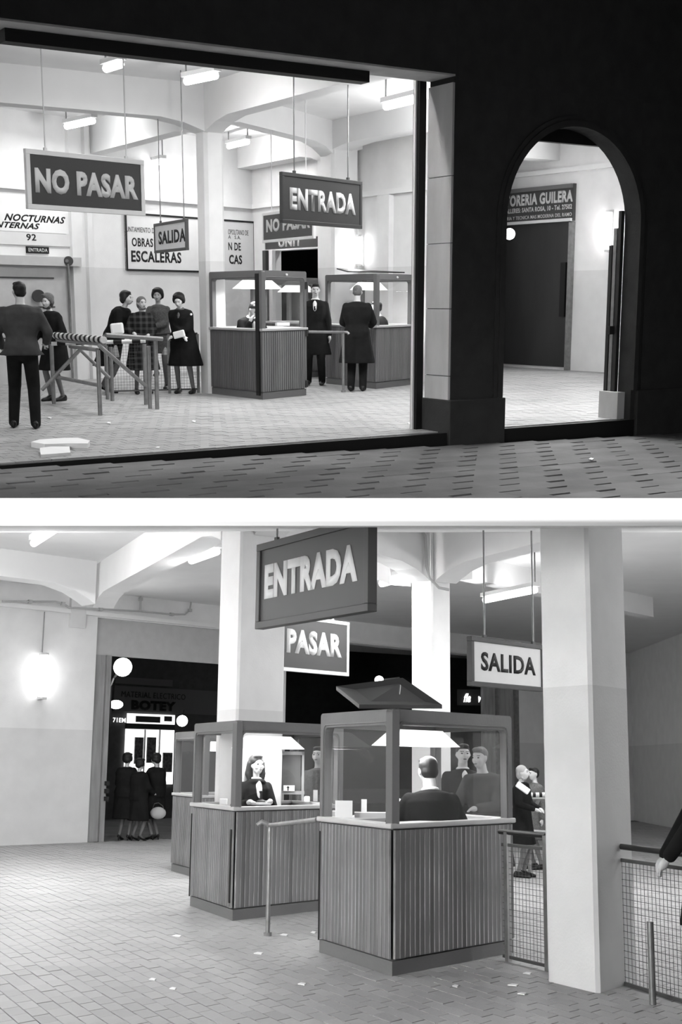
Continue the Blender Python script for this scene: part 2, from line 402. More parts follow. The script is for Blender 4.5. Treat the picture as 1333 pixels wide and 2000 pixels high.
# ---- walls of the hall.  back wall runs W0 -> C0, side wall C0 -> S1
W0 = at(160, 741, 0); C0 = V((-1.86, 26.6, 0)); S1 = at(812, 745, 0)
Wd = (C0-W0).normalized(); Sd = (S1-C0).normalized()
def wall(p, d, a, b, za, zb, th=.3, side=1, m=PLASTER, name='wall', **k):
    nrm = V((-d.y, d.x, 0))*side; q = [p+d*a, p+d*b, p+d*b+nrm*th, p+d*a+nrm*th]
    return structure(name, MB().prism([x[:2] for x in q], za, zb), m, origin=(q[0].x, q[0].y, 0), **k)
L0 = (C0-W0).length
wall(W0, Wd, -9, L0+.3, 0, 5, name='wall_back_upper')
# side wall with the dark doorway between u=545..622
def along(p, d, u):
    r = CUR.ray(u, CUR.hz); n = V((-r.y, r.x, 0)); return -(n.dot(p))/n.dot(d)
d0, d1 = along(C0, Sd, 527), along(C0, Sd, 646); LS = (S1-C0).length+.9
zd = z_at(C0+Sd*d0, 490)
wall(C0, Sd, 0, d0, 0, 5, name='wall_side_far'); wall(C0, Sd, d0, d1, zd, 5, name='wall_side_over_doorway'); wall(C0, Sd, d1, LS, 0, 5, name='wall_side_near')
pa = S1+Sd*.9; K0 = at(1206, 729, 0); Kd = (at(978, 715, 0)-K0).normalized()
K1 = K0+Kd*along(K0, Kd, 965)
wall(pa, (K1-pa).normalized(), 0, (K1-pa).length, 0, 5, name='wall_link_upper')
wall(K1, -Kd, -.3, (K1-K0).length+3, 0, 5, name='wall_passage', side=1)
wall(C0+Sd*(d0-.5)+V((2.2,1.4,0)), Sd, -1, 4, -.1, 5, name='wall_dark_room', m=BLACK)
structure('ceiling_upper', MB().prism([fp(-4,T)[:2], fp(14,T)[:2], fp(14,30)[:2], fp(-9,30)[:2]], ZC, ZC+.25), WHITE)
wall(fp(-3.9, 0.5), A, 0, 26, -.1, 5, name='wall_left_upper', side=1)
# ---- columns with spread capitals and beams
def column(name, base, ea, eb, wa, wb, ztop, clip=False, cham=.05):
    c4 = [base, base+ea*wa, base+ea*wa+eb*wb, base+eb*wb]
    q = [base+ea*cham, base+ea*(wa-cham), base+ea*wa+eb*cham, base+ea*wa+eb*(wb-cham), base+ea*(wa-cham)+eb*wb, base+ea*cham+eb*wb, base+eb*(wb-cham), base+eb*cham]
    m = MB(); m.prism([x[:2] for x in q], 0, ztop)
    return structure(name, m, PLASTER, origin=(base.x, base.y, 0), clip=clip)
def beam(name, p, d, w, a, b, zlo=3.93, zb=ZB, hl=.75, ends=(True, True), clip=False, top=None):
    """beam along d from p+a*d to p+b*d; its bottom drops in a haunch at flagged ends"""
    top = top or ZC+.02
    n = V((-d.y, d.x, 0)).normalized()
    st = [a]+([a+.12, a+hl*.5, a+hl] if ends[0] else [])+([b-hl, b-hl*.5, b-.12] if ends[1] else [])+[b]
    def zbot(s):
        z = zb
        for e, x in ((ends[0], s-a), (ends[1], b-s)):
            if e and x < hl:
                f = x/hl; z = min(z, zlo + (zb-zlo)*(1-(1-f)**1.7))
        return z
    vs = []; fs = []
    for s in st:
        for k in (0, 1):
            q = p+d*s+n*w*k; vs += [V((q.x, q.y, zbot(s))), V((q.x, q.y, top))]
    for i in range(len(st)-1):
        o = i*4; fs += [(o, o+4, o+5, o+1), (o+2, o+3, o+7, o+6), (o, o+2, o+6, o+4), (o+1, o+5, o+7, o+3)]
    fs += [(0, 1, 3, 2), (len(vs)-4, len(vs)-2, len(vs)-1, len(vs)-3)]
    return structure(name, MB().add(vs, fs), WHITE, clip=clip)
c1 = at(410, 769, 0); c2 = at_y(650, 700, 23.2); c2.z = 0
column('column_1', c1, E, A, .33, .34, ZC); column('column_2', c2, E, A, .59, .56, ZC)
D12 = (c2-c1); D12.z = 0; L12 = D12.length; D12.normalize()
beam('beam_1', c1, -E, -.33, -.03, 7, ends=(True, False))
beam('beam_2', c1+D12*.1, D12, .3, .2, L12+.02, zlo=4.02, zb=4.2)
beam('beam_3', c1, -A, .30, 0, (c1-fp(0,T)).dot(A), ends=(True, False))
beam('beam_4', c1+A*.3, A, -.28, 0, 6.5, ends=(True, True), zb=4.05)
beam('beam_5', c2, -A, .42, 0, (c2-fp(0,T)).dot(A), ends=(True, False), zlo=4.12, zb=4.2)
beam('beam_6', c2+E*.5, E, .4, 0, 6, ends=(True, False), zlo=4.12, zb=4.25)
beam('beam_7', c2+A*.4, A, -.4, 0, 3.5, ends=(True, False))
# ---- things on the walls
def panel(name, lb, cat, p, d, u0, u1, v0, v1, m, off=.0, th=.03, side=-1, frame=None, fw=.03, z01=None):
    """flat upright board on wall (p,d) with its edges at given columns and rows"""
    a, b = along(p, d, u0), along(p, d, u1); um = (v0+v1)/2
    zt, zb_ = z_at(p+d*((a+b)/2), v0), z_at(p+d*((a+b)/2), v1)
    if z01: zb_, zt = z01
    nrm = V((-d.y, d.x, 0))*side
    if nrm.dot(CUR.cam-p) < 0: nrm = -nrm
    lo, hi = min(a, b), max(a, b); c = p+d*((a+b)/2)+nrm*(off+th/2); c.z = (zt+zb_)/2
    t = thing(name, lb, cat, V((c.x, c.y, zb_)))
    obj('board', MB().box(c, d*(hi-lo)/2, nrm*th/2, UP*(zt-zb_)/2), m, t)
    if frame:
        for s in (-1, 1):
            obj('frame_rail', MB().box(c+UP*s*((zt-zb_)/2-fw/2)+nrm*.008, d*((hi-lo)/2), nrm*(th/2+.006), UP*fw/2), frame, t)
            obj('frame_stile', MB().box(c+d*s*((hi-lo)/2-fw/2)+nrm*.008, d*fw/2, nrm*(th/2+.0055), UP*((zt-zb_)/2-fw)), frame, t)
    r = d if d.dot(V((1, .2, 0))) > 0 else -d
    t_n = nrm
    def put(text, u0, u1, v0, v1, m=LETB, **k):
        a0, a1 = along(p, d, u0), along(p, d, u1); mid = p+d*((a0+a1)/2)
        zt, zb2 = z_at(mid, v0), z_at(mid, v1); cc = mid+nrm*(off+th); cc.z = (zt+zb2)/2
        return words_mesh(text, cc, r, UP, abs(a1-a0), zt-zb2, m, t, **k)
    return t, put
t, put = panel('works_notice', 'large white works notice reading OBRAS and ESCALERAS on the wall behind the column', 'notice', W0, Wd, 247, 497, 424, 532, WHITEP, frame=LETB, fw=.035)
put('UNTAMIENTO D', 249, 303, 444, 454, bold=0, m=SIGNG); put('OBRAS', 259, 300, 465, 482); put('ESCALERAS', 257, 354, 491, 513, bold=.03)
put('OPOLITANO DE', 446, 485, 449, 459, bold=0, m=SIGNG); put('A   S.A.', 446, 470, 460, 467, bold=0, m=SIGNG); put('N DE', 446, 470, 474, 489); put('CAS', 447, 472, 498, 516, bold=.03)
t, put = panel('upper_notice', 'white notice with slanted lettering NOCTURNAS on the left wall under the sign', 'notice', W0, Wd, -70, 134, 410, 452, PAPER)
put('OBRAS  NOCTURNAS', -60, 132, 418, 432, slant=.4, bold=.03); put('INTERNAS', -10, 82, 434, 446, slant=.4, bold=.03)
t, put = panel('number_notice', 'grey notice panel with the number 92 below the white notice', 'notice', W0, Wd, -70, 142, 453, 478, WHITEP)
put('92', 55, 74, 457, 470)
t, put = panel('small_entrance_sign', 'small black sign reading ENTRADA above the shutter box at the left', 'sign', W0, Wd, 55, 98, 482, 495, LETB)
put('ENTRADA', 58, 95, 485, 492, m=LETW)
t, put = panel('shutter_box', 'pale horizontal shutter box with a round pulley at its right end', 'shutter', W0, Wd, -70, 151, 500, 518, SHUT, th=.16)
pc = on_wall(133, 510, W0-V((0,.25,0)), Wd)
obj('pulley', MB().tube([pc, pc-V((0,.05,0))+V((.02,0,0))], .085, 18), SIGNG, t); obj('pulley_hub', MB().tube([pc-V((0,.05,0)), pc-V((0,.09,0))], .03, 10), PIPE, t)
obj('chain', MB().tube([pc+V((.01,-.06,-.05)), pc+V((.02,-.06,-.75))], .018, 6), PIPE, t)
t, put = panel('closed_shutter', 'pale closed metal shutter with a round dark disc behind the old woman', 'shutter', W0, Wd, -70, 134, 519, 742, SHUT, z01=(.0, z_at(W0, 519)))
for v in (542, 600, 660): 
    q = W0+Wd*along(W0, Wd, 30)-V((0,0,0)); z = z_at(q, v); obj('seam', MB().box(V((q.x, q.y, z))+V((.02,-.045,0)), Wd*.85, V((0,.008,0)), UP*.012), SIGNG, t)
pd = on_wall(73.5, 578, W0-V((0,.06,0)), Wd); obj('disc', MB().tube([pd-V((-.02,.06,0)), pd-V((-.05,.12,0))], .108, 24), SIGNG, t)
q = W0+Wd*along(W0, Wd, 136); q += V((.02,-.08,0)); tag(obj('door_pipe', MB().tube([V((q.x,q.y,.0)), V((q.x,q.y,2.1))], .02, 8), PIPE), 'vertical grey pipe at the right edge of the closed shutter', 'pipe')
for (u, wd, nm) in ((150, .25, 1), (175, .12, 2)):
    q = W0+Wd*along(W0, Wd, u); nn = V((Wd.y, -Wd.x, 0)); structure('trim_%d' % (nm+1), MB().box(V((q.x,q.y,ZC/2))+nn*.04, Wd*wd/2, nn*.05, UP*ZC/2), PLASTER, origin=(q.x, q.y, 0))
# side wall: sign over doorway, door frame, pilasters, cornice, wall lamp
t, put = panel('street_shop_sign', 'dark shop sign with large white letters above the black doorway behind the NO PASAR sign', 'sign', C0, Sd, 526, 640, 462, 488, SIGNG, th=.1, frame=WHITEP, fw=.03)
put('UNIT', 553, 598, 463, 482, m=LETW, bold=.04)
for nm, u in (('left', 530), ('mid', 543)):
    q = C0+Sd*along(C0, Sd, u); tag(obj('door_post', MB().box(V((q.x, q.y, zd/2))+V((-.1,-.12,0)), Sd*.06, V((.03,.03,0)), UP*zd/2), WHITEP if nm == 'mid' else SIGNG), ('white' if nm == 'mid' else 'grey')+' post at the left side of the black doorway', 'post')
def cornice(name, p, d, a, b, z, h=.09, dep=.09):
    nn = V((-d.y, d.x, 0));  nn = nn if nn.dot(CUR.cam-p) > 0 else -nn
    return structure(name, MB().box(V(((p+d*((a+b)/2)).x, (p+d*((a+b)/2)).y, z))+nn*dep/2, d*(b-a)/2, nn*dep/2, UP*h/2), WHITE)
cornice('trim_4', C0, Sd, .1, LS, 3.35); cornice('trim_5', W0, Wd, -8, L0, 3.35); cornice('trim_6', K1, -Kd, .1, 9, 4.04)
for i, (u0, u1) in enumerate(((655, 700), (745, 768))):
    a, b = sorted((along(C0, Sd, u0), along(C0, Sd, u1))); nn = V((Sd.y, -Sd.x, 0)); nn = nn if nn.dot(CUR.cam-C0) > 0 else -nn
    q = C0+Sd*((a+b)/2); structure('trim_%d' % (7+i), MB().box(V((q.x,q.y,1.65))+nn*.05, Sd*(b-a)/2, nn*.06, UP*1.65), PLASTER, origin=(q.x,q.y,0))
def wall_tube(lb, p, nn, z0, z1, e, r=.045, wire_top=None):
    t = thing('wall_lamp', lb, 'lamp', V((p.x, p.y, z0)))
    q = p+nn*.10
    obj('tube', MB().tube([V((q.x,q.y,z0)), V((q.x,q.y,z1))], r, 12), GLOW, t, smooth=True)
    obj('end_cap', MB().tube([V((q.x,q.y,z0-.04)), V((q.x,q.y,z0))], r*1.15, 12), WHITEP, t); obj('end_cap', MB().tube([V((q.x,q.y,z1)), V((q.x,q.y,z1+.04))], r*1.15, 12), WHITEP, t)
    obj('back_plate', MB().box(V((p.x,p.y,(z0+z1)/2))+nn*.02, V((-nn.y,nn.x,0))*.04, nn*.02, UP*((z1-z0)/2+.05)), WHITEP, t)
    if wire_top: obj('cable', MB().tube([V((p.x,p.y,z1))+nn*.02, V((p.x,p.y,wire_top))+nn*.02], .008, 5), PIPE, t)
    lamp('AREA', 'tube_glow', e, V((q.x,q.y,(z0+z1)/2))+nn*.07, nn, t, (.08, z1-z0), xdir=V((-nn.y,nn.x,0)))
    lamp('POINT', 'tube_halo', e*.35, V((q.x,q.y,(z0+z1)/2))+nn*.05, nn, t, (.05,))
    return t
nn = V((-Sd.y, Sd.x, 0)); nn = nn if nn.dot(CUR.cam-C0) > 0 else -nn
q = C0+Sd*along(C0, Sd, 709); wall_tube('upright glowing tube lamp on the side wall right of the ENTRADA sign', q+nn*0, nn, z_at(q, 515), z_at(q, 463), 14)
# passage: sign, dark door, lamps
NK = V((-Kd.y, Kd.x, 0)); NK = NK if NK.dot(CUR.cam-K0) > 0 else -NK
t, put = panel('shop_fascia_sign', 'dark fascia sign reading TORERIA GUILERA above the dark door in the passage', 'sign', K0, Kd, 972, 1119, 366, 436, SIGNG, th=.08)
qa, qb = along(K0, Kd, 978), along(K0, Kd, 1118); qm = K0+Kd*((qa+qb)/2)
zt1, zt2 = z_at(qm, 366), z_at(qm, 380)
obj('top_strip', MB().box(V((qm.x,qm.y,zt1-.04))+NK*.1, Kd*abs(qb-qa)/2, NK*.03, UP*.04), STOCK, t)
zt3 = z_at(qm, 434); obj('bottom_strip', MB().box(V((qm.x,qm.y,zt3))+NK*.1, Kd*abs(qb-qa)/2, NK*.03, UP*.03), WHITEP, t)
put('TORERIA GUILERA', 988, 1118, 377, 400, m=LETW, bold=.045); put('TALLERES: SANTA ROSA, 10 - Tel. 27502', 986, 1117, 404, 415, m=LETW, bold=.03); put('RERIA Y TECNICA MAS MODERNA DEL RAMO', 986, 1117, 420, 427, m=LETW, bold=.01)
t, put = panel('passage_door', 'large dark sheet metal door in the passage under the fascia sign', 'door', K0, Kd, 968, 1112, 438, 722, mat('dark_door_metal', .03, .4, var=.4, scale=1.2, stretch=(1,1,.3)), z01=(.06, z_at(qm, 437)))
obj('door_frame', MB().box(V(((K0+Kd*along(K0,Kd,1116)).x, (K0+Kd*along(K0,Kd,1116)).y, 1.5))+NK*.04, Kd*.05, NK*.05, UP*1.5), PIPE, t)
qq = K0+Kd*along(K0, Kd, 1104); obj('key_box', MB().box(V((qq.x,qq.y,1.65))+NK*.06, Kd*.07, NK*.03, UP*.55), BLACK, t)
q = K0+Kd*(along(K0, Kd, 1190)); wall_tube('bright upright tube lamp on the white passage wall at the right edge of the arch', q, NK, z_at(q, 488), z_at(q, 415), 90, r=.06)
bp = at_y(996, 457, 22.5)
t = thing('passage_bulb', 'round glowing bulb lamp at the left side of the archway opening', 'lamp', bp-V((0,0,.12)))
obj('bulb', MB().ball(bp, .10), GLOW, t, smooth=True); obj('bracket', MB().tube([bp+V((-.05,0,.05)), bp+V((-.35,.3,.12))], .02, 6), DARKM, t)
lamp('POINT', 'bulb_glow', 60, bp+V((.0,-.14,0)), (0,-1,0), t, (.08,))
# ---- ceiling tubes (pixel ends, level z)
def ceil_tube(lb, u0, v0, u1, v1, z, e, r=.05, grp='fluorescent tubes on the upper hall ceiling'):
    a, b = at(u0, v0, z), at(u1, v1, z); d = (b-a).normalized(); n = V((-d.y, d.x, 0)); m = (a+b)/2
    t = thing('ceiling_lamp', lb, 'lamp', m, group=grp)
    obj('tube', MB().tube([a, b], r, 10), GLOW, t, smooth=True)
    obj('fitting', MB().box(m+UP*(r+.03), d*((b-a).length/2+.04), n*.06, UP*.03), WHITEP, t)
    for p in (a, b): obj('hanger', MB().tube([p+UP*r, V((p.x, p.y, ZC if z < ZC else z+.1))], .012, 5), PIPE, t, clip=True)
    lamp('AREA', 'tube_glow', e, m-UP*(r+.03), (0,0,-1), t, (max((b-a).length, .6), .10), xdir=d)
    lamp('POINT', 'tube_halo', e*.7, m-UP*(r+.10), (0,0,-1), t, (.06,))
    return t
E1 = 38
ceil_tube('ceiling tube lamp under the lintel, nearest above the NO PASAR sign', 207, 134, 236, 125, 4.3, E1)
ceil_tube('brightest ceiling tube lamp just under the lintel left of the column', 364, 159, 422, 147, 4.3, E1)
ceil_tube('ceiling tube lamp hanging left above the NO PASAR sign', 130, 247, 182, 236, 4.3, E1)
ceil_tube('ceiling tube lamp at the right end of the big opening under the lintel', 754, 208, 820, 192, 3.95, E1)
ceil_tube('short ceiling tube lamp right beside the column haunch', 447, 286, 484, 277, 4.35, E1)
ceil_tube('distant thin ceiling tube lamp between the NO PASAR sign and the column', 283, 324, 318, 315, 4.0, E1)
ceil_tube('long ceiling tube lamp in the right rear of the hall', 722, 334, 796, 321, 3.95, E1)
ceil_tube('stubby ceiling tube lamp beside the second column', 706, 318, 722, 311, 4.0, E1*.5)
ceil_tube('small far ceiling tube lamp above the rear NO PASAR sign', 497, 379, 530, 373, 3.8, E1*.6)
lamp('AREA', 'left_bay_light', 90, fp(-4, 5, 4.4), (0,0,-1), None, (1.5, 4))          # lamp of the left bay, outside the picture
lamp('AREA', 'passage_fill', 260, fp(7.6, 1.3, 4.4), (0,0,-1), None, (.5, 2))  # added light, out of sight above the arch head, brightens the passage
lamp('POINT', 'passage_rear_fill', 130, fp(8.6, 5.2, 3.7), (0,0,-1), None, (.15,))  # added too, hidden by the pier, for the rear of the passage
lamp('AREA', 'street_lamp', 90, fp(5.0, -3.9, 9), (0,.0,-1), None, (1.2, .6), spread=54)
for s_ in (-.5, 2.6): lamp('AREA', 'lintel_fill', 60, fp(s_, .75, 4.45), (0,0,-1), None, (1.6, .12), xdir=E)  # hidden lights added behind the lintel for the fronts of signs and people
# ================================================================ builders used in both places
def booth(lb, C, L, R, zc, zt, group, slats=True, hatch=False, door=False, lights=30, shade_rot=0, desk=True):
    """ticket booth: C, L, R = nearest, left and right corner of its foot (2-D), fourth corner behind"""
    C, L, R = [V((p[0], p[1], 0)) for p in (C, L, R)]; Bk = L+R-C; cen = (L+R)/2
    t = thing('ticket_booth', lb, 'booth', cen, 0, group)
    P = [C, R, Bk, L]
    def inset(p, k): return cen+(p-cen)*k
    def ring(k): return [inset(p, k)[:2] for p in P]
    obj('plinth', MB().prism(ring(.985), 0, .10), BOOTHP, t)
    hb = MB(); oo = [inset(p, .955) for p in P]; ii = [inset(p, .90) for p in P]
    for i in range(4): j = (i+1) % 4; hb.prism([oo[i][:2], oo[j][:2], ii[j][:2], ii[i][:2]], .10, zc-.03)
    obj('lower_body', hb, BOOTHP, t)
    zmid = zc
    for i in range(4):
        p, q = P[i], P[(i+1) % 4]; e = (q-p); ln = e.length; e.normalize(); n = V((e.y, -e.x, 0)); 
        if n.dot((p+q)/2-cen) < 0: n = -n
        vis = i in (0, 3)
        # slatted cladding
        if slats and vis:
            w_ = .058; k = int((ln-.06)/w_); w_ = (ln-.06)/k; me = None
            for j in range(k):
                c = p+e*(.03+w_*(j+.5))-n*.004; c.z = (zmid-.04+.11)/2
                if me is None:
                    o = obj('slat', MB().box((0,0,0), e*(w_*.40), n*.011, UP*(zmid-.16)/2), SLAT, t, local=True); me = o.data
                else: o = bpy.data.objects.new('slat', me); COL.objects.link(o); o.parent = t
                o.matrix_basis = chain(t).inverted() @ Matrix.Translation(c)
            bd = MB()
            for j in range(k+1):
                c = p+e*(.03+w_*j)+n*.002; c.z = (zmid-.04+.11)/2; bd.box(c, e*.0045, n*.008, UP*(zmid-.16)/2)
            o = obj('slat_beads', bd, mat('worn_bead', .26, .5, var=.6, scale=2.5), t); o['kind'] = 'stuff'
        else:
            mbs = MB(); k = int(ln/.05)
            for j in range(k):
                c = p+e*(ln/k*(j+.5))-n*.006; c.z = (zmid-.04+.11)/2; mbs.box(c, e*(ln/k*.38), n*.008, UP*(zmid-.16)/2)
            o = obj('slat_cladding', mbs, SLAT, t); o['kind'] = 'stuff'
        # framed window
        z0, z1 = zc+.0, zt; mx, mb_, mt = .085, .0, .11; r = .05
        inner = []
        cs = [(mx, z0+.001, None), (ln-mx, z0+.001, None), (ln-mx-r, z1-mt-r, 0), (mx+r, z1-mt-r, 1)]
        inner = [(mx, z0), (ln-mx, z0)] + [(ln-mx-r+r*math.cos(a), z1-mt-r+r*math.sin(a)) for a in [k*math.pi/8 for k in range(5)]] + [(mx+r-r*math.sin(a), z1-mt-r+r*math.cos(a)) for a in [k*math.pi/8 for k in range(5)]]
        outer = [(0, z0), (ln, z0)] + [(ln, z1)]*5 + [(0, z1)]*5
        outer[2] = (ln, z1-mt); outer[3] = (ln, z1-.02); outer[5] = (ln-.02, z1); outer[6] = (ln-mx, z1)
        outer[7] = (mx, z1); outer[8] = (.02, z1); outer[10] = (0, z1-.02); outer[11] = (0, z1-mt)
        for a_ in (4, 9): outer[a_] = (ln if a_ == 4 else 0, z1)
        outer[4] = (ln-.006, z1-.006); outer[9] = (.006, z1-.006)
        N_ = len(inner); vs = []; fs = []
        for off in (0, -.06):
            for s, z in inner+outer: q_ = p+e*s+n*off; vs.append(V((q_.x, q_.y, z)))
        for k in range(N_):
            k2 = (k+1) % N_
            if k == 0: continue
            fs += [(k, k2, N_+k2, N_+k), (2*N_+k, 3*N_+k, 3*N_+k2, 2*N_+k2), (k, 2*N_+k, 2*N_+k2, k2), (N_+k, N_+k2, 3*N_+k2, 3*N_+k)]
        obj('window_frame', MB().add(vs, fs), BOOTHP, t)
        if vis:
            bead = [p+e*s+n*.004+UP*z for s, z in [(inner[1][0]+.022, inner[1][1])]+[(s+(.022 if s > ln/2 else -.022), z+.022*min(1, max(0, (z-(z1-mt-r))/r))) for s, z in inner[2:]]+[(inner[0][0]-.022, inner[0][1])]]
            obj('frame_bead', MB().tube(bead, .006, 5), BOOTHP, t)
        gl = MB(); g0 = p-n*.035
        if not (door and i == 3): gl.add([g0+e*(mx-.01)+UP*(z0), g0+e*(ln-mx+.01)+UP*z0, g0+e*(ln-mx+.01)+UP*(z1-mt+.01), g0+e*(mx-.01)+UP*(z1-mt+.01)], [(0,1,2,3)])
        if gl.v: obj('glass_pane', gl, GLASS, t)
    k = 1.0
    obj('roof', MB().prism([inset(p, .985)[:2] for p in P], zt-.008, zt+.006), BOOTHP, t)
    if not hatch: obj('ceiling_lining', MB().prism(ring(.93), zt-.06, zt-.03), WHITEP, t)
    # counter rim and desk
    rim = MB(); po = [inset(p, 1.035) for p in P]; pi = [inset(p, .90) for p in P]
    vs = [V((p.x, p.y, z)) for z in (zc-.035, zc+.004) for p in po+pi]; fs = []
    for i in range(4):
        j = (i+1) % 4; fs += [(i, j, 8+j, 8+i), (8+i, 8+j, 12+j, 12+i), (i, 4+i, 4+j, j), (4+i, 12+i, 12+j, 4+j)]
    obj('counter_rim', MB().add(vs, fs), RIM, t, bevel=.01)
    dk = MB(); a, b = P[0], P[1]
    obj('desk_top', MB().prism([inset(p, .88)[:2] for p in (P[0], P[1])]+[(inset(P[1], .88)*.68+inset(P[2], .88)*.32)[:2], (inset(P[0], .88)*.68+inset(P[3], .88)*.32)[:2]], zc-.04, zc-.012), INNER, t)
    # hanging lamp shade
    e = (R-C).normalized(); n2 = (L-C).normalized(); cc = cen; zs = zt-.12
    h1, h2, w1, w2 = .30, .46, .07, .17
    r1 = [cc+e*sx*h1+n2*sy*w1+UP*zs for sx, sy in ((-1,-1),(1,-1),(1,1),(-1,1))]; r2 = [cc+e*sx*h2+n2*sy*w2+UP*(zs-.13) for sx, sy in ((-1,-1),(1,-1),(1,1),(-1,1))]
    sh = MB().add(r1+r2, [(0,1,2,3)]+[(i, i+4, (i+1) % 4+4, (i+1) % 4) for i in range(4)])
    so = obj('lamp_shade', sh, mat('opal_shade', .85, .5, emit=1.1), t)
    obj('lamp_tube', MB().tube([cc-e*.36+UP*(zs-.10), cc+e*.36+UP*(zs-.10)], .03, 8), GLOW, so)
    lamp('AREA', 'shade_glow', lights, cc+UP*(zs-.15), (0,0,-1), t, (.8, .25), xdir=e)
    lamp('POINT', 'shade_halo', lights*.25, cc+UP*(zs-.20), (0,0,-1), t, (.08,))
    if hatch:
        hb = inset(P[2], .95); ha = inset(P[3], .95)
    return t, P, inset
def hinge(t, p, z, m=DARKM): obj('hinge', MB().box(V((p.x, p.y, z)), V((.02,0,0)), V((0,.02,0)), UP*.05), m, t)

def remesh(mb, name, m, parent, M, vox, smooth=1):
    me = bpy.data.meshes.new(name); me.from_pydata([M @ v for v in mb.v], [], mb.f); o = bpy.data.objects.new(name, me); COL.objects.link(o)
    md = o.modifiers.new('r', 'REMESH'); md.mode = 'VOXEL'; md.voxel_size = vox; md.use_smooth_shade = True
    if smooth: sm = o.modifiers.new('s', 'SMOOTH'); sm.iterations = smooth*3; sm.factor = .5
    bpy.context.view_layer.update()
    dg = bpy.context.evaluated_depsgraph_get(); dg.update()
    me2 = bpy.data.meshes.new_from_object(o.evaluated_get(dg)); o.modifiers.clear(); o.data = me2; bpy.data.meshes.remove(me)
    me2.name = name; me2.materials.clear(); me2.materials.append(m); me2.polygons.foreach_set('use_smooth', [True]*len(me2.polygons))
    o.parent = parent; o.matrix_basis = Matrix(); return o

def ik(a, b, l1, l2, hint):
    d = b-a; L = min(d.length, (l1+l2)*.999); dn = d.normalized(); x = (l1*l1-l2*l2+L*L)/(2*L); h = math.sqrt(max(l1*l1-x*x, 0))
    hn = (hint-dn*hint.dot(dn)).normalized(); return a+dn*x+hn*h, a+dn*L

